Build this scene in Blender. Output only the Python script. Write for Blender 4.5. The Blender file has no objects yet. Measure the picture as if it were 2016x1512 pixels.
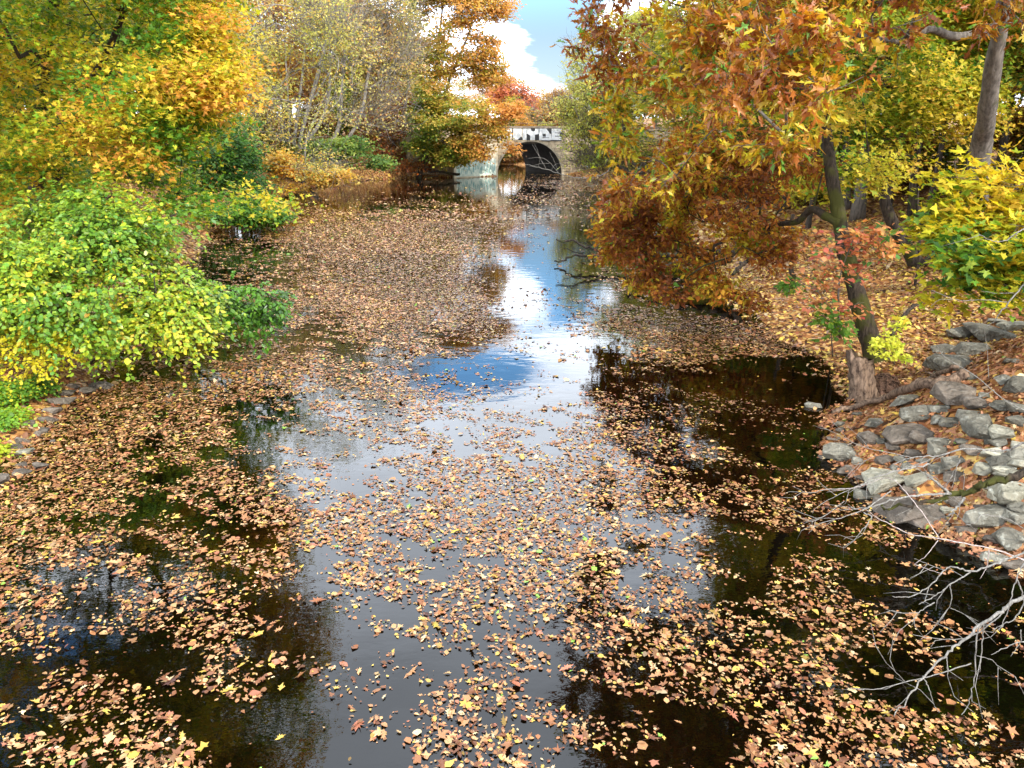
import bpy, bmesh, math, random
import numpy as np
from mathutils import Vector

S = bpy.context.scene
COL = S.collection

# ------------------------------------------------------------------ camera
CAM_H = 4.5
PITCH = math.radians(18.05)
F = 1516.0                       # focal length in pixels of the 2016 px wide photograph
cam_d = bpy.data.cameras.new("camera")
cam = bpy.data.objects.new("camera", cam_d)
COL.objects.link(cam)
cam.location = (0, 0, CAM_H)
cam.rotation_euler = (math.radians(90) - PITCH, 0, 0)
cam_d.sensor_width = 36
cam_d.lens = 36 * F / 2016
cam_d.clip_start = 0.1
cam_d.clip_end = 3000
S.camera = cam

# ------------------------------------------------------------------ light
SUN_DIR = np.array([0.42, -0.72, 0.60]); SUN_DIR /= np.linalg.norm(SUN_DIR)
SUN_EL = math.asin(SUN_DIR[2])
SUN_AZ = math.atan2(SUN_DIR[0], SUN_DIR[1])
sd = bpy.data.lights.new("sun", 'SUN')
sd.energy = 4.6
sd.angle = math.radians(0.5)
sd.color = (1.0, 0.93, 0.82)
sun = bpy.data.objects.new("sun", sd)
COL.objects.link(sun)
sun.rotation_euler = Vector(SUN_DIR).to_track_quat('Z', 'Y').to_euler()

world = bpy.data.worlds.new("World")
S.world = world
world.use_nodes = True


def build_world():
    nt = world.node_tree
    nt.nodes.clear()
    N = nt.nodes.new
    L = nt.links.new
    out = N('ShaderNodeOutputWorld')
    bg = N('ShaderNodeBackground')
    bg.inputs['Strength'].default_value = 0.11
    sky = N('ShaderNodeTexSky')
    sky.sky_type = 'NISHITA'
    sky.sun_disc = False
    sky.sun_elevation = SUN_EL
    sky.sun_rotation = SUN_AZ
    sky.air_density = 1.0
    sky.dust_density = 0.6
    sky.ozone_density = 1.5
    tc = N('ShaderNodeTexCoord')
    sep = N('ShaderNodeSeparateXYZ')
    L(tc.outputs['Generated'], sep.inputs[0])

    def math_(op, a, b=None, c=None):
        n = N('ShaderNodeMath'); n.operation = op
        for i, v in enumerate((a, b, c)):
            if v is None: continue
            if isinstance(v, (int, float)): n.inputs[i].default_value = v
            else: L(v, n.inputs[i])
        return n.outputs[0]
    zc = math_('MAXIMUM', sep.outputs[2], 0.0)
    den = math_('ADD', zc, 0.16)
    cu = math_('DIVIDE', sep.outputs[0], den)
    cv = math_('DIVIDE', sep.outputs[1], den)
    comb = N('ShaderNodeCombineXYZ')
    L(cu, comb.inputs[0]); L(cv, comb.inputs[1])
    noise = N('ShaderNodeTexNoise')
    noise.inputs['Scale'].default_value = 1.7
    noise.inputs['Detail'].default_value = 9
    noise.inputs['Roughness'].default_value = 0.58
    noise.inputs['Distortion'].default_value = 0.25
    L(comb.outputs[0], noise.inputs['Vector'])

    def hole(az, el, raz, rel):
        # distance in angle space from a chosen patch of the sky
        a = math.radians(az); e = math.radians(el)
        azn = math_('ARCTAN2', sep.outputs[0], sep.outputs[1])
        eln = math_('ARCSINE', sep.outputs[2])
        dx = math_('DIVIDE', math_('SUBTRACT', azn, a), math.radians(raz))
        dy = math_('DIVIDE', math_('SUBTRACT', eln, e), math.radians(rel))
        d2 = math_('ADD', math_('MULTIPLY', dx, dx), math_('MULTIPLY', dy, dy))
        return math_('EXPONENT', math_('MULTIPLY', d2, -1.0))
    h = math_('MULTIPLY', hole(-3.2, 17.0, 5.2, 1.9), 0.42)
    h = math_('ADD', h, math_('MULTIPLY', hole(3.7, 7.0, 2.9, 5.5), 0.50))
    h = math_('ADD', h, math_('MULTIPLY', hole(-36.0, 34.0, 6.0, 4.0), 0.3))
    h = math_('ADD', h, math_('MULTIPLY', hole(30.0, 32.0, 3.0, 2.5), 0.4))
    h = math_('ADD', h, math_('MULTIPLY', hole(12.0, 23.0, 2.0, 1.5), 0.3))
    cloud = math_('SUBTRACT', math_('ADD', noise.outputs[0], 0.12), h)
    ramp = N('ShaderNodeMapRange')
    ramp.interpolation_type = 'SMOOTHSTEP'
    ramp.inputs['From Min'].default_value = 0.40
    ramp.inputs['From Max'].default_value = 0.56
    L(cloud, ramp.inputs['Value'])
    # cloud brightness: lit white lower down, thicker and greyer higher up
    noise2 = N('ShaderNodeTexNoise')
    noise2.inputs['Scale'].default_value = 2.3
    noise2.inputs['Detail'].default_value = 6
    L(comb.outputs[0], noise2.inputs['Vector'])
    m = N('ShaderNodeMapRange')
    m.interpolation_type = 'SMOOTHSTEP'
    m.inputs['From Min'].default_value = 0.40
    m.inputs['From Max'].default_value = 0.66
    m.inputs['To Min'].default_value = 46.0
    m.inputs['To Max'].default_value = 33.0
    L(sep.outputs[2], m.inputs['Value'])
    cb = math_('MULTIPLY', m.outputs[0], math_('ADD', math_('MULTIPLY', noise2.outputs[0], 0.9), 0.5))
    cc = N('ShaderNodeVectorMath'); cc.operation = 'SCALE'
    cc.inputs[0].default_value = (0.90, 0.98, 1.10)
    L(cb, cc.inputs['Scale'])
    skyb = N('ShaderNodeVectorMath'); skyb.operation = 'MULTIPLY'
    L(sky.outputs[0], skyb.inputs[0])
    mg = N('ShaderNodeMapRange'); mg.interpolation_type = 'SMOOTHSTEP'
    mg.inputs['From Min'].default_value = 0.10; mg.inputs['From Max'].default_value = 0.27
    L(sep.outputs[2], mg.inputs['Value'])
    mt = N('ShaderNodeMix'); mt.data_type = 'RGBA'
    mt.inputs['A'].default_value = (1.02, 1.06, 1.18, 1); mt.inputs['B'].default_value = (2.5, 3.9, 4.7, 1)
    L(mg.outputs[0], mt.inputs['Factor']); L(mt.outputs['Result'], skyb.inputs[1])
    mix = N('ShaderNodeMix'); mix.data_type = 'RGBA'
    L(ramp.outputs[0], mix.inputs['Factor'])
    L(skyb.outputs[0], mix.inputs['A'])
    L(cc.outputs[0], mix.inputs['B'])
    L(mix.outputs['Result'], bg.inputs['Color'])
    L(bg.outputs[0], out.inputs[0])


build_world()
S.view_settings.view_transform = 'Standard'
S.view_settings.look = 'None'
S.view_settings.gamma = 1
S.view_settings.exposure = 0.12
S.cycles.use_denoising = True
S.cycles.max_bounces = 6
S.cycles.diffuse_bounces = 3
S.cycles.glossy_bounces = 3
S.cycles.transmission_bounces = 4
S.cycles.sample_clamp_indirect = 6
S.cycles.use_adaptive_sampling = True
S.cycles.adaptive_threshold = 0.02

# ------------------------------------------------------------------ helpers
CP, SP = math.cos(PITCH), math.sin(PITCH)


def ray(px, py):
    u = (px - 1008) / F
    v = (756 - py) / F
    return np.array([u, CP + v * SP, -SP + v * CP])


def gp(px, py, z=0.0):
    d = ray(px, py)
    t = (CAM_H - z) / -d[2]
    return np.array([0, 0, CAM_H]) + d * t


def dp(px, py, Y):
    d = ray(px, py)
    t = Y / d[1]
    return np.array([0, 0, CAM_H]) + d * t


def project(P):
    P = np.asarray(P, float)
    dy = P[..., 1]; dz = P[..., 2] - CAM_H
    depth = dy * CP - dz * SP
    up = dy * SP + dz * CP
    return 1008 + P[..., 0] / depth * F, 756 - up / depth * F, depth


def _hash(ix, iy, iz, seed):
    h = (ix.astype(np.int64) * 374761393 + iy.astype(np.int64) * 668265263 + iz.astype(np.int64) * 2147483647 + seed * 974634777) & 0x7fffffff
    h = ((h ^ (h >> 13)) * 1274126177) & 0x7fffffff
    h = (h ^ (h >> 16)) & 0x7fffffff
    return (h % 100003) / 100003.0


def vnoise(x, y, z=None, seed=0):
    x = np.asarray(x, float); y = np.asarray(y, float)
    z = np.zeros_like(x) if z is None else np.asarray(z, float)
    ix, iy, iz = np.floor(x).astype(int), np.floor(y).astype(int), np.floor(z).astype(int)
    fx, fy, fz = x - ix, y - iy, z - iz
    fx = fx * fx * (3 - 2 * fx); fy = fy * fy * (3 - 2 * fy); fz = fz * fz * (3 - 2 * fz)
    r = 0
    for a in (0, 1):
        for b in (0, 1):
            for c in (0, 1):
                w = (fx if a else 1 - fx) * (fy if b else 1 - fy) * (fz if c else 1 - fz)
                r = r + w * _hash(ix + a, iy + b, iz + c, seed)
    return r


def fbm(x, y, z=None, seed=0, oct=4):
    r = 0; a = 0.5; s = 1.0; t = 0
    for i in range(oct):
        r = r + a * vnoise(np.asarray(x) * s, np.asarray(y) * s, None if z is None else np.asarray(z) * s, seed + i * 17)
        t += a; a *= 0.5; s *= 2.03
    return r / t


def tag(o, label=None, cat=None, group=None, kind=None):
    if label: o['label'] = label
    if cat: o['category'] = cat
    if group: o['group'] = group
    if kind: o['kind'] = kind
    return o


def empty(name, loc=(0, 0, 0)):
    o = bpy.data.objects.new(name, None)
    COL.objects.link(o)
    o.location = loc
    o.empty_display_size = 0.2
    return o


def link(name, me, mat=None, parent=None, smooth=False):
    o = bpy.data.objects.new(name, me)
    COL.objects.link(o)
    if mat is not None:
        me.materials.append(mat)
    if parent is not None:
        o.parent = parent
        o.location = -Vector(parent.location) if me.get('world_space') else (0, 0, 0)
    if smooth:
        me.polygons.foreach_set('use_smooth', np.ones(len(me.polygons), bool))
    return o


def np_mesh(name, co, faces_flat, loop_tot, colours=None, world_space=True):
    me = bpy.data.meshes.new(name)
    n = len(co)
    me.vertices.add(n)
    me.vertices.foreach_set('co', np.ascontiguousarray(co, np.float32).ravel())
    nl = len(faces_flat)
    me.loops.add(nl)
    me.loops.foreach_set('vertex_index', np.ascontiguousarray(faces_flat, np.int32))
    npoly = len(loop_tot)
    me.polygons.add(npoly)
    starts = np.zeros(npoly, np.int32)
    starts[1:] = np.cumsum(loop_tot)[:-1]
    me.polygons.foreach_set('loop_start', starts)
    me.update(calc_edges=True)
    if colours is not None:
        a = me.color_attributes.new('tint', 'FLOAT_COLOR', 'POINT')
        c = np.ones((n, 4), np.float32); c[:, :3] = colours
        a.data.foreach_set('color', c.ravel())
    if world_space:
        me['world_space'] = 1
    return me


# ------------------------------------------------------------------ materials
def new_mat(name):
    m = bpy.data.materials.new(name)
    m.use_nodes = True
    nt = m.node_tree
    nt.nodes.clear()
    out = nt.nodes.new('ShaderNodeOutputMaterial')
    return m, nt, out


def leaf_material(name, trans=0.35, gloss=0.35, rough=0.45):
    m, nt, out = new_mat(name)
    N, L = nt.nodes.new, nt.links.new
    at = N('ShaderNodeAttribute'); at.attribute_name = 'tint'
    p = N('ShaderNodeBsdfPrincipled')
    p.inputs['Roughness'].default_value = rough
    p.inputs['Specular IOR Level'].default_value = gloss
    L(at.outputs['Color'], p.inputs['Base Color'])
    t = N('ShaderNodeBsdfTranslucent')
    g = N('ShaderNodeVectorMath'); g.operation = 'MULTIPLY'
    g.inputs[1].default_value = (1.3, 1.25, 0.6)
    L(at.outputs['Color'], g.inputs[0])
    L(g.outputs[0], t.inputs[0])
    mx = N('ShaderNodeMixShader'); mx.inputs[0].default_value = trans
    L(p.outputs[0], mx.inputs[1]); L(t.outputs[0], mx.inputs[2])
    L(mx.outputs[0], out.inputs[0])
    return m


def bark_material(name, c1, c2, scale=6, moss=None, moss_amt=0.0):
    m, nt, out = new_mat(name)
    N, L = nt.nodes.new, nt.links.new
    tc = N('ShaderNodeTexCoord')
    mp = N('ShaderNodeMapping'); mp.inputs['Scale'].default_value = (1, 1, 0.22)
    L(tc.outputs['Object'], mp.inputs[0])
    n1 = N('ShaderNodeTexNoise'); n1.inputs['Scale'].default_value = scale * 3; n1.inputs['Detail'].default_value = 8
    n1.inputs['Roughness'].default_value = 0.65
    L(mp.outputs[0], n1.inputs['Vector'])
    cr = N('ShaderNodeValToRGB')
    cr.color_ramp.elements[0].position = 0.35; cr.color_ramp.elements[0].color = (*c1, 1)
    cr.color_ramp.elements[1].position = 0.68; cr.color_ramp.elements[1].color = (*c2, 1)
    L(n1.outputs[0], cr.inputs[0])
    p = N('ShaderNodeBsdfPrincipled'); p.inputs['Roughness'].default_value = 0.9
    p.inputs['Specular IOR Level'].default_value = 0.2
    col = cr.outputs[0]
    if moss:
        n2 = N('ShaderNodeTexNoise'); n2.inputs['Scale'].default_value = 2.2; n2.inputs['Detail'].default_value = 5
        L(tc.outputs['Object'], n2.inputs['Vector'])
        mr = N('ShaderNodeMapRange'); mr.inputs['From Min'].default_value = 0.62 - moss_amt * 0.3
        mr.inputs['From Max'].default_value = 0.72 - moss_amt * 0.3
        L(n2.outputs[0], mr.inputs[0])
        mx = N('ShaderNodeMix'); mx.data_type = 'RGBA'
        L(mr.outputs[0], mx.inputs['Factor']); L(col, mx.inputs['A']); mx.inputs['B'].default_value = (*moss, 1)
        col = mx.outputs['Result']
    L(col, p.inputs['Base Color'])
    b = N('ShaderNodeBump'); b.inputs['Strength'].default_value = 0.9; b.inputs['Distance'].default_value = 0.03
    L(n1.outputs[0], b.inputs['Height']); L(b.outputs[0], p.inputs['Normal'])
    L(p.outputs[0], out.inputs[0])
    return m


def rock_material(name, dark, light, scale=3.0, lichen=(0.42, 0.42, 0.36)):
    m, nt, out = new_mat(name)
    N, L = nt.nodes.new, nt.links.new
    tc = N('ShaderNodeTexCoord')
    oi = N('ShaderNodeObjectInfo')
    add = N('ShaderNodeVectorMath'); add.operation = 'ADD'
    L(tc.outputs['Object'], add.inputs[0]); L(oi.outputs['Random'], add.inputs[1])
    n1 = N('ShaderNodeTexNoise'); n1.inputs['Scale'].default_value = scale; n1.inputs['Detail'].default_value = 10
    n1.inputs['Roughness'].default_value = 0.62
    L(add.outputs[0], n1.inputs['Vector'])
    cr = N('ShaderNodeValToRGB')
    cr.color_ramp.elements[0].position = 0.3; cr.color_ramp.elements[0].color = (*dark, 1)
    cr.color_ramp.elements[1].position = 0.7; cr.color_ramp.elements[1].color = (*light, 1)
    L(n1.outputs[0], cr.inputs[0])
    n2 = N('ShaderNodeTexNoise'); n2.inputs['Scale'].default_value = scale * 4; n2.inputs['Detail'].default_value = 8
    L(add.outputs[0], n2.inputs['Vector'])
    mr = N('ShaderNodeMapRange'); mr.inputs['From Min'].default_value = 0.58; mr.inputs['From Max'].default_value = 0.66
    L(n2.outputs[0], mr.inputs[0])
    mf = N('ShaderNodeMath'); mf.operation = 'MULTIPLY'; mf.inputs[1].default_value = 0.32
    L(mr.outputs[0], mf.inputs[0])
    mx = N('ShaderNodeMix'); mx.data_type = 'RGBA'
    L(mf.outputs[0], mx.inputs['Factor']); L(cr.outputs[0], mx.inputs['A']); mx.inputs['B'].default_value = (*lichen, 1)
    hs = N('ShaderNodeHueSaturation')
    mv = N('ShaderNodeMapRange'); mv.inputs['To Min'].default_value = 0.75; mv.inputs['To Max'].default_value = 1.25
    L(oi.outputs['Random'], mv.inputs[0]); L(mv.outputs[0], hs.inputs['Value'])
    L(mx.outputs['Result'], hs.inputs['Color'])
    p = N('ShaderNodeBsdfPrincipled'); p.inputs['Roughness'].default_value = 0.85
    p.inputs['Specular IOR Level'].default_value = 0.25
    L(hs.outputs[0], p.inputs['Base Color'])
    b = N('ShaderNodeBump'); b.inputs['Strength'].default_value = 1.0; b.inputs['Distance'].default_value = 0.08
    L(n2.outputs[0], b.inputs['Height']); L(b.outputs[0], p.inputs['Normal'])
    L(p.outputs[0], out.inputs[0])
    return m


def simple_mat(name, col, rough=0.8, noise=0.25, scale=4.0, col2=None):
    m, nt, out = new_mat(name)
    N, L = nt.nodes.new, nt.links.new
    tc = N('ShaderNodeTexCoord')
    n1 = N('ShaderNodeTexNoise'); n1.inputs['Scale'].default_value = scale; n1.inputs['Detail'].default_value = 8
    n1.inputs['Roughness'].default_value = 0.65
    L(tc.outputs['Object'], n1.inputs['Vector'])
    cr = N('ShaderNodeValToRGB')
    a = tuple(c * (1 - noise) for c in col)
    b = col2 if col2 else tuple(min(1, c * (1 + noise)) for c in col)
    cr.color_ramp.elements[0].position = 0.3; cr.color_ramp.elements[0].color = (*a, 1)
    cr.color_ramp.elements[1].position = 0.7; cr.color_ramp.elements[1].color = (*b, 1)
    L(n1.outputs[0], cr.inputs[0])
    p = N('ShaderNodeBsdfPrincipled'); p.inputs['Roughness'].default_value = rough
    L(cr.outputs[0], p.inputs['Base Color'])
    L(p.outputs[0], out.inputs[0])
    return m


def ground_material():
    m, nt, out = new_mat('leafy_ground')
    N, L = nt.nodes.new, nt.links.new
    tc = N('ShaderNodeTexCoord')
    n0 = N('ShaderNodeTexNoise'); n0.inputs['Scale'].default_value = 6.0; n0.inputs['Detail'].default_value = 4
    L(tc.outputs['Object'], n0.inputs['Vector'])
    mp = N('ShaderNodeMix'); mp.data_type = 'VECTOR'; mp.inputs['Factor'].default_value = 0.06
    L(tc.outputs['Object'], mp.inputs['A']); L(n0.outputs['Color'], mp.inputs['B'])
    v = N('ShaderNodeTexVoronoi'); v.inputs['Scale'].default_value = 13.0
    L(mp.outputs['Result'], v.inputs['Vector'])
    sx = N('ShaderNodeSeparateColor'); L(v.outputs['Color'], sx.inputs[0])
    cr = N('ShaderNodeValToRGB')
    cr.color_ramp.interpolation = 'CONSTANT'
    el = cr.color_ramp.elements
    cols = [(0.0, (0.05, 0.022, 0.01)), (0.15, (0.16, 0.06, 0.02)), (0.32, (0.26, 0.11, 0.035)), (0.5, (0.36, 0.17, 0.05)),
            (0.64, (0.2, 0.075, 0.03)), (0.76, (0.46, 0.26, 0.08)), (0.87, (0.5, 0.33, 0.11)), (0.95, (0.42, 0.28, 0.17))]
    el[0].position = 0; el[0].color = (*cols[0][1], 1)
    el[1].position = cols[1][0]; el[1].color = (*cols[1][1], 1)
    for pz, c in cols[2:]:
        e = el.new(pz); e.color = (*c, 1)
    L(sx.outputs[0], cr.inputs[0])
    n2 = N('ShaderNodeTexNoise'); n2.inputs['Scale'].default_value = 0.6; n2.inputs['Detail'].default_value = 6
    L(tc.outputs['Object'], n2.inputs['Vector'])
    mr = N('ShaderNodeMapRange'); mr.inputs['From Min'].default_value = 0.55; mr.inputs['From Max'].default_value = 0.7
    mr.inputs['To Max'].default_value = 0.75
    L(n2.outputs[0], mr.inputs[0])
    mx = N('ShaderNodeMix'); mx.data_type = 'RGBA'
    L(mr.outputs[0], mx.inputs['Factor']); L(cr.outputs[0], mx.inputs['A']); mx.inputs['B'].default_value = (0.05, 0.03, 0.018, 1)
    p = N('ShaderNodeBsdfPrincipled'); p.inputs['Roughness'].default_value = 0.85
    p.inputs['Specular IOR Level'].default_value = 0.15
    L(mx.outputs['Result'], p.inputs['Base Color'])
    b = N('ShaderNodeBump'); b.inputs['Strength'].default_value = 1.0; b.inputs['Distance'].default_value = 0.04
    L(sx.outputs[1], b.inputs['Height']); L(b.outputs[0], p.inputs['Normal'])
    L(p.outputs[0], out.inputs[0])
    return m


def water_material():
    m, nt, out = new_mat('dark_river_water')
    N, L = nt.nodes.new, nt.links.new
    tc = N('ShaderNodeTexCoord')
    mp = N('ShaderNodeMapping'); mp.inputs['Scale'].default_value = (1.0, 1.5, 1)
    L(tc.outputs['Object'], mp.inputs[0])
    n = N('ShaderNodeTexNoise'); n.inputs['Scale'].default_value = 2.2; n.inputs['Detail'].default_value = 4
    n.inputs['Roughness'].default_value = 0.5
    L(mp.outputs[0], n.inputs['Vector'])
    b = N('ShaderNodeBump'); b.inputs['Strength'].default_value = 0.028; b.inputs['Distance'].default_value = 0.1
    L(n.outputs[0], b.inputs['Height'])
    d = N('ShaderNodeBsdfDiffuse'); d.inputs[0].default_value = (0.0012, 0.0008, 0.0003, 1)
    g = N('ShaderNodeBsdfGlossy'); g.inputs['Roughness'].default_value = 0.012; g.inputs[0].default_value = (1, 1, 1, 1)
    L(b.outputs[0], g.inputs['Normal'])
    fr = N('ShaderNodeFresnel'); fr.inputs['IOR'].default_value = 1.44
    L(b.outputs[0], fr.inputs['Normal'])
    mx = N('ShaderNodeMixShader')
    L(fr.outputs[0], mx.inputs[0]); L(d.outputs[0], mx.inputs[1]); L(g.outputs[0], mx.inputs[2])
    L(mx.outputs[0], out.inputs[0])
    return m


M_LEAF = leaf_material('live_leaf', 0.45, 0.25, 0.5)
M_LEAF_GLOSSY = leaf_material('glossy_leaf', 0.38, 0.5, 0.35)
M_DEAD = leaf_material('fallen_leaf', 0.08, 0.4, 0.45)
M_BARK_DARK = bark_material('dark_bark', (0.018, 0.014, 0.011), (0.085, 0.065, 0.05), 6, (0.05, 0.055, 0.012), 0.25)
M_BARK_MOSS = bark_material('mossy_bark', (0.012, 0.009, 0.006), (0.075, 0.055, 0.038), 8, (0.05, 0.05, 0.01), 0.45)
M_BARK_GREY = bark_material('grey_bark', (0.07, 0.06, 0.05), (0.22, 0.19, 0.16), 5, (0.09, 0.09, 0.04), 0.1)
M_BARK_PALE = bark_material('pale_grey_bark', (0.13, 0.115, 0.10), (0.36, 0.33, 0.29), 7)
M_TWIG_GREY = bark_material('bare_grey_twig', (0.11, 0.10, 0.088), (0.33, 0.31, 0.275), 14)
M_WOOD_OLD = bark_material('weathered_wood', (0.04, 0.025, 0.018), (0.30, 0.205, 0.14), 7)
M_ROCK_GREY = rock_material('grey_rock', (0.06, 0.055, 0.042), (0.23, 0.215, 0.17))
M_ROCK_PALE = rock_material('pale_rock', (0.15, 0.14, 0.10), (0.38, 0.36, 0.28))
M_ROCK_BROWN = rock_material('brown_rock', (0.055, 0.045, 0.034), (0.18, 0.148, 0.118), lichen=(0.24, 0.22, 0.18))

# ------------------------------------------------------------------ terrain
BC = np.array([2.0, 89.0])                     # centre of the near arch face
PHI = math.radians(22)
BE = np.array([math.cos(PHI), math.sin(PHI)])  # along the facade
BN = np.array([-math.sin(PHI), math.cos(PHI)]) # through the tunnel


def bpt(u, w):
    return tuple(BC + BE * u + BN * w)


RIVER = [(6.5, -40), (6.2, 3), (5.6, 7.0), (5.15, 8.3), (4.75, 10.4), (5.15, 11.3), (5.35, 12.0), (6.1, 12.7), (6.2, 13.6), (6.6, 14.4), (6.8, 15.8), (6.3, 17.0), (6.2, 18.6),
         (6.2, 21.5), (6.9, 25), (8, 32), (9.5, 45), (10.5, 60), (10, 74), (8, 84), bpt(4.2, -0.6), bpt(4.2, 11), (3, 106), (3.2, 113), (0.5, 119), (-5, 121), (-12, 123), (-24, 130),
         (-28, 122), (-14, 112), (-9, 106), bpt(-4.2, 11), bpt(-4.2, -0.6), (-6.8, 84.9), (-12, 83), (-16.5, 77), (-18.2, 68), (-18, 58), (-17, 48), (-15.5, 41),
         (-13.5, 34), (-12, 29), (-11.3, 23), (-10.2, 19), (-8.7, 15.5), (-7.7, 13.9), (-7.9, 12.5), (-7.4, 10.6), (-6.9, 9.4), (-7.1, 7), (-8, 3), (-8.5, -40)]
RP = np.array(RIVER, float)


def sdist(x, y):
    """signed distance to the river edge, positive on land"""
    x = np.asarray(x, float); y = np.asarray(y, float)
    d = np.full(x.shape, 1e9); inside = np.zeros(x.shape, bool)
    n = len(RP)
    for i in range(n):
        x0, y0 = RP[i]; x1, y1 = RP[(i + 1) % n]
        ex, ey = x1 - x0, y1 - y0
        t = np.clip(((x - x0) * ex + (y - y0) * ey) / (ex * ex + ey * ey), 0, 1)
        d = np.minimum(d, (x - x0 - t * ex) ** 2 + (y - y0 - t * ey) ** 2)
        c = ((y0 <= y) != (y1 <= y))
        with np.errstate(divide='ignore', invalid='ignore'):
            xi = x0 + (y - y0) * ex / (ey if ey != 0 else 1e-9)
        inside ^= c & (x < xi)
    d = np.sqrt(d)
    return np.where(inside, -d, d)


def height(x, y):
    x = np.asarray(x, float); y = np.asarray(y, float)
    s = sdist(x, y) + (fbm(x * 1.3, y * 1.3, seed=5, oct=3) - 0.5) * 0.75
    right = 1 / (1 + np.exp(-(x + 1) * 2))
    # gentle leafy bank
    g = np.where(s < 6, 0.13 * s, 0.78 + 0.16 * (s - 6))
    g = np.minimum(g, 3.6 + 0.02 * s)
    # rocky embankment near the camera on the right
    near = 1 / (1 + np.exp((y - 12.3 - 0.25 * (x - 6)) * 1.7))
    emb = np.minimum(0.60 * s, 4.6)
    gr = g * (1 - near) + emb * near
    gl = np.where(s < 3, 0.38 * s, 1.14 + 0.18 * (s - 3))
    gl = np.minimum(gl, 4.5 + 0.02 * s)
    h = gr * right + gl * (1 - right)
    h = h + (fbm(x * 0.5, y * 0.5, seed=9) - 0.5) * np.clip(s, 0, 3) * 0.22
    h = np.where(s < 0, np.maximum(s * 0.5, -1.2), h + 0.02)
    # bridge roadway embankment either side of the stone arch
    w = (x - BC[0]) * BN[0] + (y - BC[1]) * BN[1]
    u = (x - BC[0]) * BE[0] + (y - BC[1]) * BE[1]
    road = np.clip(1 - np.maximum(np.abs(w - 5.2) - 4.6, 0) / 7.0, 0, 1) * np.clip((np.abs(u) - 6.5) / 8, 0, 1) * np.clip((s - 1) / 6, 0, 1)
    return np.where(s > 0, h * (1 - road) + 4.1 * road, h)


def axis(lo, hi, a, b, fine, steps_out):
    core = np.arange(a, b + 1e-6, fine)
    left = a - np.cumsum(fine * 1.12 ** np.arange(1, steps_out))
    right = b + np.cumsum(fine * 1.12 ** np.arange(1, steps_out))
    v = np.concatenate([left[left > lo][::-1], core, right[right < hi]])
    return np.concatenate([[lo], v, [hi]])


def grid_mesh(name, xs, ys, Z):
    nx, ny = len(xs), len(ys)
    X, Y = np.meshgrid(xs, ys)
    co = np.stack([X, Y, Z], -1).reshape(-1, 3)
    i = np.arange((ny - 1) * (nx - 1))
    r, c = i // (nx - 1), i % (nx - 1)
    a = r * nx + c
    f = np.stack([a, a + 1, a + nx + 1, a + nx], -1).ravel()
    return np_mesh(name, co, f, np.full(len(i), 4))


xs = axis(-900, 900, -22, 18, 0.22, 70)
ys = axis(-300, 1200, 2, 50, 0.25, 70)
X, Y = np.meshgrid(xs, ys)
me = grid_mesh('ground', xs, ys, height(X, Y))
ground = tag(link('ground', me, ground_material(), None, True), 'leaf covered banks of the river', None, None, 'structure')

wx = np.linspace(-40, 25, 3); wy = np.linspace(-60, 190, 3)
WX, WY = np.meshgrid(wx, wy)
water = tag(link('water', grid_mesh('water', wx, wy, np.zeros_like(WX)), water_material()), 'still dark river water mirroring trees and sky', None, None, 'structure')


def on_ground(px, py, dz=0.0):
    """point on the terrain (or the water) seen along a direction of the photograph"""
    d = ray(px, py)
    t = np.linspace(4, 160, 6000)
    P = np.array([0, 0, CAM_H])[None] + d[None] * t[:, None]
    h = np.maximum(height(P[:, 0], P[:, 1]), 0)
    k = np.argmax(P[:, 2] < h)
    p = P[k].copy(); p[2] = h[k] + dz
    return p


# ------------------------------------------------------------------ leaves
def t_oval(w=0.30, fold=0.07):
    v = np.array([(0, 0, 0), (w, .33, fold), (w * .8, .68, fold * .8), (0, 1, -.03), (-w * .8, .68, fold * .8), (-w, .33, fold)], float)
    return v, [(0, 1, 2, 3), (0, 3, 4, 5)]


def t_patch():
    v = np.array([(0, 0, 0), (.36, .45, .08), (0, 1, 0), (-.36, .45, .08)], float)
    return v, [(0, 1, 2, 3)]


def t_maple():
    a = [(180, .10), (140, .42), (118, .27), (78, .60), (48, .28), (28, .38), (0, .66), (-28, .38), (-48, .28), (-78, .60), (-118, .27), (-140, .42)]
    v = [(0, .38, -.02)]
    for ang, r in a:
        t = math.radians(ang)
        v.append((math.sin(t) * r, .38 + math.cos(t) * r * .95, .06 * (r / .6) ** 2))
    n = len(a)
    return np.array(v), [(0, 1 + i, 1 + (i + 1) % n) for i in range(n)]


def t_oak():
    a = [(180, .50), (150, .30), (128, .42), (112, .17), (88, .40), (66, .17), (44, .47), (26, .25), (0, .55)]
    a = a + [(-x, r) for x, r in a[-2:0:-1]]
    v = [(0, .5, -.01)]
    for ang, r in a:
        t = math.radians(ang)
        v.append((math.sin(t) * r * .68, .5 + math.cos(t) * r, .09 * math.sin(t) ** 2 * (r / .4)))
    n = len(a)
    return np.array(v), [(0, 1 + i, 1 + (i + 1) % n) for i in range(n)]


T = {'oval': t_oval(), 'round': t_oval(0.42), 'patch': t_patch(), 'maple': t_maple(), 'oak': t_oak()}


def frames(nrm, tip):
    nrm = nrm / (np.linalg.norm(nrm, axis=1, keepdims=True) + 1e-9)
    tip = tip - nrm * np.sum(nrm * tip, 1, keepdims=True)
    tip = tip / (np.linalg.norm(tip, axis=1, keepdims=True) + 1e-9)
    side = np.cross(tip, nrm)
    return np.stack([side, tip, nrm], axis=2)   # columns


LRNG = np.random.default_rng(4242)


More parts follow.
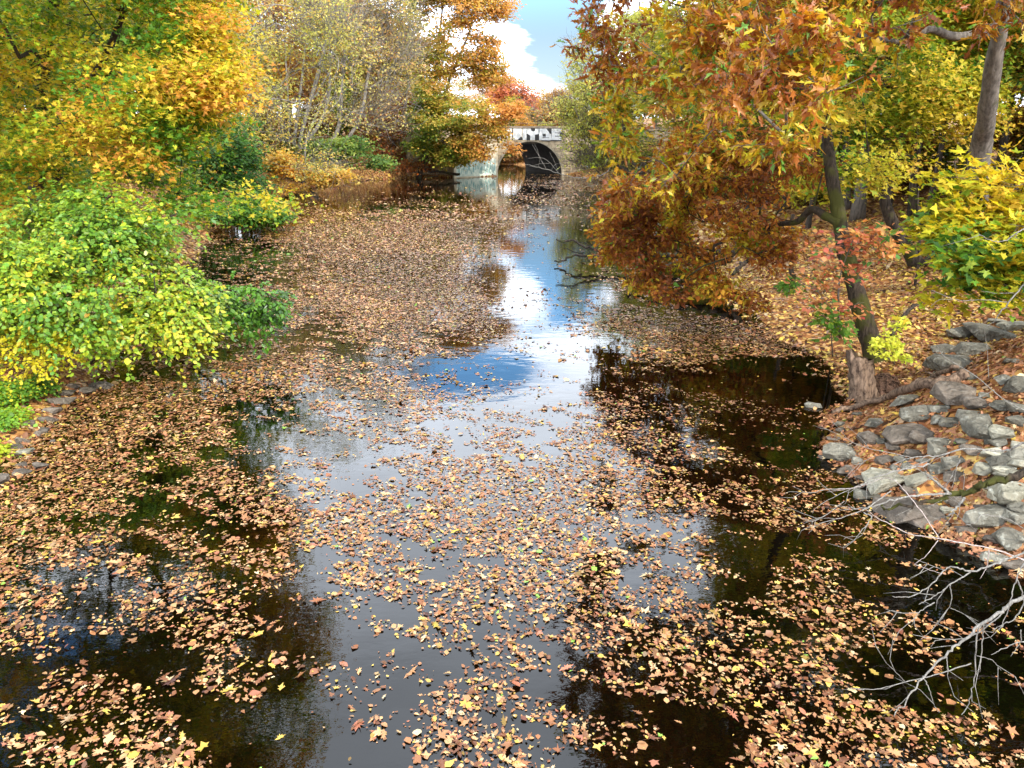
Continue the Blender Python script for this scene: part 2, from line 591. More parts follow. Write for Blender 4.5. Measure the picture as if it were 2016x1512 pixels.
def leaves_geo(kind, pos, R, size, col, centred=False, ragged=0.16):
    v, f = T[kind]
    v = v.copy()
    if centred: v[:, 1] -= 0.5
    V = len(v); n = len(pos)
    vv = v[None] * (1 + LRNG.normal(size=(n, V, 1)) * ragged * (1 if V > 6 else .6))
    vv[:, :, 0] *= LRNG.uniform(.72, 1.15, (n, 1))
    vv[:, :, 2] = vv[:, :, 2] * LRNG.uniform(-.6, 2.2, (n, 1)) + (LRNG.normal(size=(n, V)) * .03 if V > 6 else 0)
    co = np.einsum('nij,nvj->nvi', R, vv) * size[:, None, None] + pos[:, None, :]
    k = len(f[0])
    fa = np.array(f, np.int64)[None] + (np.arange(n) * V)[:, None, None]
    c = np.repeat(col, V, axis=0)
    return co.reshape(-1, 3), fa.reshape(-1), np.full(n * len(f), k), c


def join_geo(parts):
    co, fa, lt, cc = [], [], [], []
    off = 0
    for a, b, c, d in parts:
        if len(a) == 0: continue
        co.append(a); fa.append(b + off); lt.append(c); cc.append(d); off += len(a)
    return np.concatenate(co), np.concatenate(fa), np.concatenate(lt), np.concatenate(cc)


def palette_pick(pal, t):
    """pal: list of rgb; t in 0..1 -> interpolated colour"""
    pal = np.array(pal, float)
    n = len(pal) - 1
    x = np.clip(t, 0, 0.9999) * n
    i = x.astype(int)
    f = (x - i)[:, None]
    return pal[i] * (1 - f) + pal[i + 1] * f


# ------------------------------------------------------------------ tubes
def tube_geo(pts, rad, k=6, rough=0.0, seed=0):
    pts = np.asarray(pts, float); rad = np.asarray(rad, float)
    n = len(pts)
    tan = np.gradient(pts, axis=0)
    tan /= np.linalg.norm(tan, axis=1, keepdims=True) + 1e-9
    ref = np.array([0, 0, 1.0]) if abs(tan[0][2]) < 0.8 else np.array([1.0, 0, 0])
    s = np.cross(tan, ref); s /= np.linalg.norm(s, axis=1, keepdims=True) + 1e-9
    u = np.cross(s, tan)
    a = np.arange(k) / k * 2 * math.pi
    rr = rad[:, None] * np.ones((1, k))
    if rough:
        rng = np.random.default_rng(seed)
        lob = 1 + rough * np.sin(a[None] * 3 + rng.uniform(0, 6)) + rough * 0.8 * rng.normal(size=(n, k))
        rr = rr * lob
    co = pts[:, None] + (np.cos(a)[None, :, None] * s[:, None] + np.sin(a)[None, :, None] * u[:, None]) * rr[..., None]
    co = co.reshape(-1, 3)
    i = np.arange((n - 1) * k)
    r, c = i // k, i % k
    c2 = (c + 1) % k
    f = np.stack([r * k + c, r * k + c2, (r + 1) * k + c2, (r + 1) * k + c], -1).ravel()
    lt = np.full(len(i), 4)
    # caps
    f = np.concatenate([f, np.arange(k)[::-1], (n - 1) * k + np.arange(k)])
    lt = np.concatenate([lt, [k, k]])
    return co, f, lt, np.ones((len(co), 3))


def smooth_path(ctrl, n):
    ctrl = np.asarray(ctrl, float)
    if len(ctrl) < 3:
        t = np.linspace(0, 1, n)[:, None]
        return ctrl[0] * (1 - t) + ctrl[-1] * t
    P = np.vstack([2 * ctrl[0] - ctrl[1], ctrl, 2 * ctrl[-1] - ctrl[-2]])
    m = len(ctrl) - 1
    out = []
    for x in np.linspace(0, m - 1e-6, n):
        i = int(x); f = x - i
        p0, p1, p2, p3 = P[i], P[i + 1], P[i + 2], P[i + 3]
        out.append(0.5 * ((2 * p1) + (-p0 + p2) * f + (2 * p0 - 5 * p1 + 4 * p2 - p3) * f * f + (-p0 + 3 * p1 - 3 * p2 + p3) * f ** 3))
    return np.array(out)


# ------------------------------------------------------------------ tree generator
def B(px, py, Y, rx, ry, rd):
    """crown blob: centre seen at (px,py) at forward distance Y, radii in photo px sideways and up, metres in depth"""
    c = dp(px, py, Y)
    _, _, dep = project(c)
    return c, np.array([rx * dep / F, rd, ry * dep / F])


def sample_blobs(blobs, n, rng, shell=0.35, ragged=0.0):
    if ragged:
        Q = sample_blobs(blobs, int(n * 2.2), rng, shell)
        L_ = float(np.median([r.max() for _, r in blobs]))
        v = fbm(Q[:, 0] * 1.5 / L_, Q[:, 1] * 1.5 / L_, Q[:, 2] * 2.4 / L_, seed=int(rng.integers(999)), oct=3) + rng.normal(size=len(Q)) * .03 * (2 - ragged)
        return Q[np.argsort(-v)[:n]]
    vol = np.array([r.prod() for _, r in blobs]) ** 0.75
    k = rng.choice(len(blobs), n, p=vol / vol.sum())
    d = rng.normal(size=(n, 3)); d /= np.linalg.norm(d, axis=1, keepdims=True)
    rad = rng.uniform(0, 1, n) ** shell
    C = np.array([c for c, _ in blobs]); Rr = np.array([r for _, r in blobs])
    return C[k] + d * rad[:, None] * Rr[k]


def grow(trunks, attr, rng, seg=0.7, wob=0.12, balance=0.25, rise=0.5):
    """trunks: list of polylines. returns pos, parent, is_trunk"""
    pos, par, dist, trunk_id = [], [], [], []
    for ti, tr in enumerate(trunks):
        for i, p in enumerate(tr):
            pos.append(p); par.append(-1 if i == 0 else len(pos) - 2)
            dist.append(0 if i == 0 else dist[-1] + np.linalg.norm(tr[i] - tr[i - 1]))
            trunk_id.append(ti)
    cap = len(pos) + len(attr) * 40
    P = np.zeros((cap, 3)); D = np.zeros(cap)
    n = len(pos)
    P[:n] = pos; D[:n] = dist
    zlow = {}
    # only the upper part of each trunk may carry limbs
    allow = np.zeros(cap, bool)
    k = 0
    for tr in trunks:
        m = len(tr)
        allow[k + int(m * 0.35):k + m] = True
        k += m
    TP = P[:n][allow[:n]]
    dd = np.min(np.linalg.norm(attr[:, None] - TP[None], axis=2), axis=1)
    for ai in np.argsort(dd):
        a = attr[ai]
        v = a[None] - P[:n]
        d = np.linalg.norm(v, axis=1)
        cost = d * (1 + rise * np.clip(-v[:, 2] / (d + 1e-6), 0, 1)) + balance * D[:n]
        cost = np.where(allow[:n], cost, 1e9)
        j = int(np.argmin(cost))
        L = d[j]
        m = max(1, int(round(L / seg)))
        if n + m >= cap: break
        bend = rng.normal(size=3) * L * wob * 0.5
        bend[2] += L * 0.07
        prev = j
        for q in range(1, m + 1):
            t = q / m
            p = P[j] * (1 - t) + a * t + bend * math.sin(math.pi * t) + rng.normal(size=3) * wob * 0.25 * seg * (t < 1)
            P[n] = p; D[n] = D[prev] + np.linalg.norm(p - P[prev])
            par.append(prev); allow[n] = True; trunk_id.append(-1)
            prev = n; n += 1
    return P[:n].copy(), np.array(par), np.array(trunk_id), D[:n].copy()


def tree(name, label, cat, group, trunks, blobs, n_attr, n_leaf, leaf, size, pal, colf, r_base, bark, seed=1, tip=0.006, seg=0.7, wob=0.15,
         spread=0.3, leafmat=None, droop=0.3, up=0.8, limb_r=0.035, max_limb=14, twigs=0, balance=0.25, shell=0.45, size_var=0.25, expo=2.1, kidname='crown', mode='spray', per=8, ragged=1.0, stems=2500):
    rng = np.random.default_rng(seed)
    paths = [smooth_path(t, max(6, int(len(t) * 5))) for t in trunks]
    attr = sample_blobs(blobs, n_attr, rng, shell, ragged)
    P, par, tid, D = grow(paths, attr, rng, seg, wob, balance)
    n = len(P)
    kids = [[] for _ in range(n)]
    for i, p in enumerate(par):
        if p >= 0: kids[p].append(i)
    w = np.zeros(n)
    for i in range(n - 1, -1, -1):
        if not kids[i]: w[i] = 1
        if par[i] >= 0: w[par[i]] += w[i]
    rad = tip * w ** (1 / expo)
    # trunks get their given girth
    off = 0
    for ti, pth in enumerate(paths):
        m = len(pth)
        rb = r_base[ti] if isinstance(r_base, (list, tuple)) else r_base
        top = max(rad[off + m - 1], rb * 0.25)
        t = np.linspace(0, 1, m)
        prof = rb * (1 - t) + top * t
        prof *= 1 + 0.45 * np.exp(-t * m * 0.9)
        rad[off:off + m] = prof
        off += m
    lim = rad.copy()
    for i in range(off, n):
        lim[i] = min(rad[i], lim[par[i]] * 0.85 if tid[par[i]] >= 0 else lim[par[i]])
    rad = lim
    root = empty(name, tuple(paths[0][0]))
    tag(root, label, cat, group)
    # chains
    used = np.zeros(n, bool)
    tparts = []
    off = 0
    for pth in paths:
        m = len(pth)
        idx = list(range(off, off + m))
        # a trunk keeps growing into its heaviest limb
        tparts.append(tube_geo(P[idx], rad[idx], 10, 0.06, seed))
        used[idx] = True
        off += m
    me = np_mesh('trunk', *join_geo(tparts)[:3])
    link('trunk', me, bark, root, True)
    thick, thin = [], []
    order = sorted(range(off, n), key=lambda i: -w[i])
    for i in order:
        if used[i]: continue
        ch = [par[i], i]; used[i] = True
        c = i
        while True:
            ks = [k for k in kids[c] if not used[k]]
            if not ks: break
            c = max(ks, key=lambda k: w[k]); used[c] = True; ch.append(c)
        r = rad[ch].copy(); r[0] = r[1]
        g = tube_geo(P[ch], r, 6 if r[0] > 0.03 else (4 if r[0] > 0.012 else 3))
        (thick if (r[0] > limb_r and len(thick) < max_limb) else thin).append(g)
    for g in thick:
        link('limb', np_mesh('limb', g[0], g[1], g[2]), bark, root, True)
    if twigs:
        # extra fine sprays that fill the outline of the crown
        idx = rng.choice(np.arange(off, n), twigs)
        outw = P[idx] - P[0]; outw /= np.linalg.norm(outw, axis=1, keepdims=True)
        for q, i in enumerate(idx):
            d = outw[q] * 0.6 + rng.normal(size=3) * 0.55 + np.array([0, 0, 0.35])
            d /= np.linalg.norm(d)
            ln = rng.uniform(0.5, 1.3) * spread * 4
            p0 = P[i]; b2 = rng.normal(size=3) * 0.12 * ln
            pts = np.array([p0, p0 + d * ln * .5 + b2, p0 + d * ln + b2 * .3])
            thin.append(tube_geo(pts, [tip * 1.2, tip * 0.9, tip * 0.5], 3))
    # leaves: clusters round the outer nodes
    if n_leaf:
        wl = np.where(tid >= 0, 0, 1.0 / np.maximum(w, 1) ** 0.7)
        nc = max(1, n_leaf // per)
        kc = rng.choice(n, nc, p=wl / wl.sum())
        pp = par[kc]
        t = rng.uniform(0, 1, nc)[:, None]
        start = P[kc] * t + P[pp] * (1 - t)
        grow_d = P[kc] - P[pp]; grow_d /= np.linalg.norm(grow_d, axis=1, keepdims=True) + 1e-6
        cd = grow_d * .5 + rng.normal(size=(nc, 3)) * .7; cd[:, 2] *= .6
        cd /= np.linalg.norm(cd, axis=1, keepdims=True) + 1e-6
        cc = start + cd * spread * rng.uniform(.3, 1.7, (nc, 1))
        ci = np.repeat(np.arange(nc), per); n_leaf = len(ci)
        k = kc[ci]; c0 = cc[ci]; d0 = cd[ci]
        if mode == 'spray':
            pn = np.array([0, 0, 1.0]) + rng.normal(size=(nc, 3)) * .28 + cd * .25
            pn = (pn / np.linalg.norm(pn, axis=1, keepdims=True))[ci]
            j = rng.normal(size=(n_leaf, 3))
            j = j - pn * np.sum(j * pn, 1, keepdims=True) * .88
            pos = c0 + j * spread * .75 * np.array([1, 1, .8])
            nrm = pn * up + rng.normal(size=(n_leaf, 3)) * .38 + SUN_DIR * .3
            tipd = j / (np.linalg.norm(j, axis=1, keepdims=True) + 1e-6) + d0 * .6 + rng.normal(size=(n_leaf, 3)) * .3 + np.array([0, 0, -droop])
        elif mode == 'whorl':
            j = rng.normal(size=(n_leaf, 3)); j /= np.linalg.norm(j, axis=1, keepdims=True)
            pos = c0 + j * size * .25 + d0 * rng.normal(size=(n_leaf, 1)) * size * .5
            tipd = j * .9 + d0 * .6 + np.array([0, 0, -droop])
            nrm = rng.normal(size=(n_leaf, 3)) * .6 + np.array([0, 0, up]) + SUN_DIR * .3
        else:   # leafy drooping shoots
            ln = (spread * 3.2 * rng.uniform(.5, 1.3, (nc, 1)))[ci]
            tt = rng.uniform(0, 1, (n_leaf, 1))
            sag = np.array([0, 0, -1.0]) * tt ** 2 * ln * .65
            side = np.cross(d0, [0, 0, 1.0]); side /= np.linalg.norm(side, axis=1, keepdims=True) + 1e-6
            sg = np.where(rng.uniform(size=(n_leaf, 1)) < .5, -1, 1)
            pos = c0 + d0 * ln * tt + sag + side * sg * size * .2
            tipd = d0 * .6 + side * sg * .8 + np.array([0, 0, -droop - .5]) * (.4 + tt)
            nrm = rng.normal(size=(n_leaf, 3)) * .35 + np.array([0, 0, up]) + d0 * .3 + SUN_DIR * .35
        for q in rng.permutation(nc)[:stems]:
            if mode == 'shoot':
                L_ = spread * 3.2
                p_ = [start[q], cc[q] + cd[q] * L_ * .4 + [0, 0, -L_ * .1], cc[q] + cd[q] * L_ * .8 + [0, 0, -L_ * .42]]
            else:
                p_ = [start[q], (start[q] + cc[q]) / 2 + rng.normal(size=3) * spread * .08, cc[q]]
            thin.append(tube_geo(np.array(p_), [tip * .8, tip * .6, tip * .4], 3))
        R = frames(nrm, tipd)
        cl = fbm(P[k][:, 0] * 1.1, P[k][:, 1] * 1.1, P[k][:, 2] * 1.1, seed=seed, oct=3)
        col = colf(pos, cl, rng)
        col = col * (1 + rng.normal(size=(n_leaf, 1)) * 0.13) * (1 + rng.normal(size=(n_leaf, 3)) * 0.04)
        col = np.clip(col, 0.004, 0.9)
        sz = size * np.clip(1 + rng.normal(size=n_leaf) * size_var, 0.45, 1.7)
        if isinstance(leaf, str): parts = [leaves_geo(leaf, pos, R, sz, col)]
        else:
            parts = []
            which = rng.integers(0, len(leaf), n_leaf)
            for q, lf in enumerate(leaf):
                mk = which == q
                parts.append(leaves_geo(lf, pos[mk], R[mk], sz[mk], col[mk]))
        link(kidname, np_mesh(kidname, *join_geo(parts)), leafmat or M_LEAF, root)
    if thin:
        link('twigs', np_mesh('twigs', *join_geo(thin)[:3]), bark, root, False)
    return root


def pal_fn(pal, base=0.5, amp=0.9, jit=0.2, grad=None, outliers=None):
    def f(P, cl, rng):
        t = base + (cl - 0.5) * 2.2 * amp + rng.normal(size=len(P)) * jit
        if grad is not None: t = t + grad(P)
        c = palette_pick(pal, t)
        if outliers:
            frac, oc = outliers
            mk = rng.uniform(size=len(P)) < frac
            c[mk] = np.array(oc)[rng.integers(0, len(oc), mk.sum())]
        return c
    return f


def copy_tree(o, parent=None):
    c = o.copy(); COL.objects.link(c); c.parent = parent
    for ch in list(o.children):
        copy_tree(ch, c)
    return c


# colours (linear albedo)
G_DARK = (0.03, 0.085, 0.015); G_MID = (0.09, 0.22, 0.02); G_LIME = (0.22, 0.38, 0.02); YG = (0.36, 0.42, 0.025)
YEL = (0.60, 0.49, 0.04); GOLD = (0.62, 0.39, 0.05); ORG = (0.58, 0.27, 0.05); RUST = (0.33, 0.09, 0.015); BRN = (0.20, 0.07, 0.02)
RED = (0.42, 0.05, 0.03); PINK = (0.55, 0.13, 0.08); PALE = (0.50, 0.47, 0.14); OLIVE = (0.20, 0.20, 0.03)


def zl(x, y):  # ground height at a point
    return float(max(height(np.array([x]), np.array([y]))[0], -0.1))


def gbase(x, y, dz=-0.1):
    return np.array([x, y, zl(x, y) + dz])

# ================================================================== trees: left bank
def P3(lst):
    return [dp(*q) for q in lst]


def hgrad(axis_, c, s):
    return lambda P: (P[:, axis_] - c) * s


# broad maple at the upper left, yellow with green inside and orange towards its right edge
def maple_grad(P):
    px, py, _ = project(P)
    return np.clip((P[:, 0] + 7.0) * 0.19, -0.14, 0.36) + np.where(P[:, 2] < 3.2, -.12, 0)


tree('maple_tree', 'large yellow and green maple spreading over the left bank and the water', 'tree', None,
     [[gbase(-13.5, 21.5), dp(72, 400, 21.5), dp(80, 200, 21), dp(100, 60, 20.5), dp(130, -200, 20), dp(160, -450, 20)],
      [gbase(-12.6, 22.5), dp(112, 380, 22), dp(150, 230, 21.5), dp(230, 60, 21), dp(300, -150, 20)]],
     [B(110, 110, 19, 190, 150, 3.5), B(300, 130, 18.5, 150, 130, 3), B(60, 320, 20, 120, 110, 3), B(240, 270, 18.5, 170, 90, 2.5),
      B(400, 150, 18.5, 80, 100, 1.8), B(360, 250, 18.5, 70, 60, 1.5), B(280, 30, 19, 180, 90, 3), B(380, 385, 18.5, 100, 34, 1.4), B(475, 405, 19, 60, 22, .9),
      B(200, -220, 19, 330, 200, 4), B(150, -560, 19, 330, 200, 4), (np.array([-9.6, 18, 11.0]), np.array([3.7, 3.2, 2.8])), (np.array([-10.5, 15.5, 9.0]), np.array([3.4, 2.6, 2.6])), (np.array([-11.5, 12.5, 8.0]), np.array([3.2, 2.6, 2.6])), (np.array([-8.6, 19, 7.5]), np.array([2.6, 2, 2])), (np.array([-7.7, 19.5, 9.8]), np.array([2.1, 2, 2.4])), (np.array([-7.6, 16, 11.5]), np.array([2.2, 2, 2.4])), B(440, 60, 18.5, 50, 60, 1.2), B(400, 170, 17.5, 85, 70, 1.0), B(330, 300, 17.5, 70, 40, .8)],
     1080, 112000, 'maple', 0.118, None,
     pal_fn([G_MID, (0.13, 0.25, .02), (0.22, 0.33, .02), YG, YEL, YEL, YEL, GOLD, GOLD, ORG], 0.50, 1.05, 0.17, maple_grad, (0.02, [ORG, GOLD])),
     [0.24, 0.17], M_BARK_DARK, 11, 0.007, 0.8, 0.16, 0.36, limb_r=0.04)

tree('maple_tree', 'darker green and gold maple behind the large yellow one at the left edge', 'tree', 'background maples on the left bank',
     [[gbase(-20, 31), dp(40, 300, 31), dp(30, 100, 31), dp(20, -200, 31)], [gbase(-19.3, 31.5), dp(95, 300, 31), dp(130, 80, 31), dp(160, -150, 31)]],
     [B(60, 250, 30, 150, 200, 4), B(250, 200, 32, 180, 140, 4), B(30, 0, 30, 150, 140, 5), B(250, -80, 32, 200, 160, 5), B(230, 330, 31, 120, 60, 3), B(60, 410, 28, 110, 60, 2)],
     420, 36000, 'maple', 0.19, None, pal_fn([G_DARK, G_MID, (0.2, 0.26, .02), YG, YEL, GOLD], 0.42, 0.8, 0.12, None, (0.02, [ORG])),
     [0.2, 0.16], M_BARK_DARK, 12, 0.009, 1.0, 0.15, 0.5, limb_r=0.05)

# small grey stemmed trees seen through the maple
for q, (x, y, px) in enumerate([(-16.5, 25, 52), (-15.6, 25.5, 66), (-14.9, 24.5, 88)]):
    tree('young_maple', ['thin grey maple stem leaning left behind the bright green shrub', 'thin upright maple stem between two others behind the green shrub',
                         'straight maple stem right of two thinner ones behind the green shrub'][q], 'tree', 'slim maple stems on the left bank',
         [[gbase(x, y), dp(px + q * 4, 430, y), dp(px + 4, 330, y - .3), dp(px + 10 * (q - 1), 200, y - .6)]],
         [B(px + 20 * (q - 1), 320, y - 1, 60, 70, 1.5), B(px - 30, 420, y - 2.5, 60, 40, 1.0)], 50, 3500, 'maple', 0.14, None,
         pal_fn([G_MID, YG, YEL, YEL, GOLD], 0.5, 0.9), 0.11, M_BARK_GREY, 20 + q, 0.006, 0.8, 0.15, 0.3)

# bright green overhanging shrub
tree('green_shrub', 'bright lime green broad shrub drooping over the water', 'shrub', None,
     [[gbase(-9.6, 15.0), gbase(-9.2, 14.9, 1.0), gbase(-8.3, 14.6, 2.1), dp(300, 520, 14)],
      [gbase(-9.9, 14.6), gbase(-9.9, 14.2, 1.1), gbase(-9.3, 13.6, 2.0)],
      [gbase(-10.0, 15.6), gbase(-9.6, 16.2, 1.2), gbase(-8.6, 16.6, 2.4), dp(350, 420, 16.5)]],
     [B(110, 500, 14, 125, 60, 1.6), B(240, 440, 15, 110, 45, 1.6), B(330, 500, 15, 60, 60, 1.0), B(190, 590, 13.6, 140, 65, 1.2), B(300, 600, 14, 90, 45, .8),
      B(360, 440, 16, 40, 28, .8), B(30, 530, 13.2, 80, 70, 1.2), B(110, 420, 16, 50, 36, 1), B(370, 590, 15, 45, 30, .6), B(240, 640, 13.4, 80, 20, .5), B(60, 590, 12.8, 80, 35, .7), B(200, 395, 16, 60, 22, .8)],
     420, 42000, ['round', 'oval', 'round'], 0.082, None,
     pal_fn([G_MID, (0.11, 0.23, .03), (0.17, .31, .03), (.24, .36, .03), (0.32, .42, .03), (.42, .46, .03), YEL], 0.50, 0.85, 0.2, lambda P: np.clip((2.0 - P[:, 2]) * 0.08, -.12, .2), (0.02, [GOLD])),
     [0.07, 0.05, 0.06], M_BARK_DARK, 31, 0.004, 0.45, 0.18, 0.17, M_LEAF_GLOSSY, 0.5, 0.7, 0.02, mode='shoot', per=16)
tree('green_sprig', 'dark green arching branch reaching out over the leaf covered water', 'shrub', None,
     [[gbase(-8.6, 16.6), dp(380, 640, 16.3), dp(430, 585, 16), dp(500, 572, 15.6), dp(550, 590, 15.3)]],
     [B(480, 575, 15.7, 55, 18, .4), B(530, 590, 15.4, 30, 12, .3), B(505, 625, 15.6, 26, 30, .3), B(440, 600, 15.8, 40, 30, .4)], 70, 2600, 'oval', 0.10, None,
     pal_fn([G_DARK, G_MID, (0.12, 0.27, .03), (0.15, .32, .03)], 0.5, 0.8), 0.03, M_BARK_DARK, 33, 0.004, 0.4, 0.15, 0.13, M_LEAF_GLOSSY, 0.4, 0.6, mode='shoot', per=14)
tree('yellow_shrub', 'low shrub with small bright yellow leaves above the rocks on the left', 'shrub', None,
     [[gbase(-9.6, 12.9), gbase(-9.2, 12.6, .7), gbase(-8.6, 12.3, 1.1)], [gbase(-9.9, 12.5), gbase(-9.9, 12.0, .9)]],
     [B(20, 665, 12.6, 60, 25, .5), B(100, 705, 12.5, 36, 16, .3), B(30, 712, 12.3, 30, 16, .3), B(85, 668, 12.8, 50, 18, .4)], 110, 2600, 'round', 0.055, None,
     pal_fn([(0.2, .25, .03), YG, (0.6, .55, .02), YEL, (0.7, .6, .03)], 0.6, 0.7), [0.025, 0.02], M_BARK_DARK, 34, 0.003, 0.3, 0.2, 0.12, None, 0.4, 0.7, mode='shoot', per=12)
tree('ground_ivy', 'mat of small green leaved plants on the left bank above the rocks', 'plant', None,
     [[on_ground(-10, 830), on_ground(-6, 830) + [0, 0, .2]]],
     [(on_ground(5, 835) + [0, 0, .06], np.array([.38, .5, .12])), (on_ground(-40, 800) + [0, 0, .1], np.array([.6, .6, .16])), (on_ground(55, 775) + [0, 0, .08], np.array([.42, .35, .12])), (on_ground(-5, 890) + [0, 0, .05], np.array([.22, .25, .1])), (on_ground(20, 780) + [0, 0, .1], np.array([.5, .3, .15]))],
     160, 10000, 'round', 0.05, None, pal_fn([G_DARK, G_MID, (0.15, .3, .05), G_LIME, YG], 0.5, 0.9, 0.15, None, (0.05, [YEL])), 0.02, M_BARK_DARK, 35, 0.003, 0.3, 0.2, 0.11, None, 0.2, 1.0)
tree('green_shrub', 'dark green shrub at the water edge beyond the maple branch', 'shrub', None,
     [[gbase(-17, 38), gbase(-16.5, 37.8, 1), gbase(-15.5, 37.5, 1.8)]],
     [B(455, 418, 37, 60, 22, 1.6), B(530, 425, 37, 45, 14, 1.2), B(500, 408, 38, 50, 18, 1.5)], 150, 9000, 'oval', 0.15, None,
     pal_fn([G_DARK, (0.04, .12, .015), G_MID, (0.14, .24, .02)], 0.45, 0.9, outliers=(0.03, [YEL])), 0.07, M_BARK_DARK, 36, 0.006, 0.5, 0.15, 0.3)
tree('evergreen_tree', 'dark green tree standing between the maple and the silver stems', 'tree', None,
     [[gbase(-18.5, 42), dp(440, 300, 42), dp(450, 200, 42)]],
     [B(450, 290, 41, 55, 90, 2.5), B(480, 350, 41, 40, 50, 2), B(420, 340, 42, 40, 60, 2)], 200, 11000, 'oval', 0.17, None,
     pal_fn([G_DARK, (0.04, .11, .02), G_MID, (0.15, .2, .03)], 0.4, 0.9, outliers=(0.03, [ORG])), 0.14, M_BARK_DARK, 37, 0.007, 0.8, 0.15, 0.4)

# pale multi stemmed willow
sb = (0, on_ground(578, 342)[1])
tree('willow_tree', 'pale silver multi stemmed tree with thin yellow green leaves and grey twigs', 'tree', None,
     [[on_ground(578 + c * .45, 342) - [0, 0, .2], dp(575 + c * .6, 290, sb[1]), dp(580 + c * 1.2, 215, sb[1]), dp(585 + c * 2.2, 120, sb[1]), dp(590 + c * 3.2, 0, sb[1])]
      for a, b, c in [(-.6, 0, -26), (-.2, .4, -10), (.2, 0, 6), (.6, .3, 22), (1.0, -.2, 40)]],
     [B(560, 150, 56, 130, 110, 5), B(500, 230, 54, 70, 70, 4), B(640, 240, 57, 90, 90, 4), B(640, 60, 58, 130, 100, 5), B(560, 20, 57, 130, 90, 5), B(590, -120, 58, 180, 120, 6), B(620, 320, 56, 70, 25, 2)],
     1100, 17000, 'oval', 0.15, None, pal_fn([(0.28, .3, .07), (0.42, .42, .09), PALE, (0.62, .5, .12), (0.6, .42, .1)], 0.5, 0.9, outliers=(0.03, [ORG])),
     [0.19, .16, .2, .15, .14], M_BARK_PALE, 41, 0.011, 1.0, 0.16, 0.55, None, 0.5, 0.6, 0.06, 20, 1400)
tree('bare_tree', 'hazy grey almost leafless tree crown left of the orange tree', 'tree', None,
     [[gbase(-20, 74), dp(660, 270, 74), dp(675, 150, 74), dp(690, 20, 74)], [gbase(-18.8, 73), dp(700, 250, 73), dp(730, 120, 73)], [gbase(-20.8, 72), dp(640, 220, 72), dp(650, 60, 72)]],
     [B(700, 130, 73, 85, 120, 6), B(760, 60, 74, 70, 80, 5), B(650, 60, 72, 80, 110, 5), B(740, 210, 73, 70, 60, 4), B(720, -60, 73, 120, 90, 6), B(790, 120, 75, 45, 70, 4), B(780, 0, 75, 60, 70, 5)],
     1500, 12000, 'patch', 0.2, None, pal_fn([(0.4, .3, .12), PALE, (0.6, .42, .15), (0.5, .25, .12)], 0.5, 0.9),
     [0.25, .18, .2], M_BARK_PALE, 42, 0.013, 1.2, 0.16, 0.55, None, 0.5, 0.6, 0.07, 14, 2600)
tree('green_shrub', 'soft green bush arching to the shore below the bare grey crowns', 'shrub', None,
     [[gbase(-18.6, 70), dp(650, 300, 70), dp(690, 290, 69)]],
     [B(690, 300, 69, 65, 26, 2), B(740, 315, 69, 30, 16, 1.2), B(640, 290, 70, 45, 25, 2)], 160, 8000, 'patch', 0.24, None,
     pal_fn([(0.06, .13, .03), (0.12, .22, .05), (0.18, .28, .06), (0.3, .34, .06)], 0.5, 0.9), 0.08, M_BARK_GREY, 43, 0.01, 0.8, 0.15, 0.4)
tree('golden_bush', 'golden orange thin bush on the shore beneath the silver stems', 'shrub', None,
     [[gbase(-19.3, 60), dp(560, 345, 60), dp(570, 320, 60)]],
     [B(570, 345, 60, 45, 35, 2), B(640, 345, 62, 60, 14, 1.5), B(545, 320, 60, 30, 30, 2)], 120, 5000, 'patch', 0.22, None,
     pal_fn([ORG, GOLD, (0.6, .4, .1), PALE], 0.5, 0.9), 0.06, M_BARK_GREY, 44, 0.01, 0.8, 0.15, 0.4)
tree('russet_bush', 'reddish brown undergrowth bush on the slope left of the orange tree', 'shrub', None,
     [[gbase(-14.5, 86), dp(780, 300, 86), dp(790, 260, 86)]],
     [B(780, 290, 85, 50, 40, 3), B(820, 325, 83, 50, 16, 2), B(750, 250, 87, 50, 40, 3), B(790, 220, 87, 50, 40, 3)], 200, 9000, 'patch', 0.26, None,
     pal_fn([(0.12, .04, .02), BRN, RUST, (0.4, .2, .06), (0.45, .32, .14)], 0.5, 0.9), 0.08, M_BARK_GREY, 45, 0.01, 0.8, 0.15, 0.5, None, 0.5, 0.6, 0.07, 8, 500)

# orange trees beside the bridge
og = pal_fn([(0.12, .17, .02), (0.24, .25, .025), (0.38, .31, .05), (.5, .34, .07), (0.54, .29, .07), (.5, .24, .07)], 0.5, 0.85, 0.18, lambda P: (P[:, 0] + 8.0) * 0.06)
tree('orange_tree', 'tall orange and olive tree with twin grey trunks left of the bridge', 'tree', None,
     [[gbase(-11.5, 86), dp(850, 250, 85), dp(856, 170, 85), dp(866, 60, 85), dp(876, -20, 85)], [gbase(-10.5, 86), dp(866, 240, 85), dp(884, 160, 85), dp(925, 60, 84), dp(932, -5, 84)],
      [gbase(-12.5, 87), dp(830, 240, 86), dp(818, 150, 86), dp(812, 40, 86)]],
     [B(900, 40, 84, 90, 80, 4.5), B(855, 150, 84, 50, 65, 4), B(955, 60, 84, 48, 65, 3.5), B(940, 130, 84, 45, 35, 3), B(880, -20, 84, 80, 30, 4), B(975, 160, 84, 35, 28, 2.5), B(820, 80, 85, 40, 90, 3), B(985, 20, 84, 22, 50, 2), B(975, 90, 84, 30, 50, 2.5)],
     700, 32000, 'patch', 0.27, None, og, [0.26, .2, .2], M_BARK_GREY, 51, 0.014, 1.2, 0.15, 0.55, limb_r=0.07)
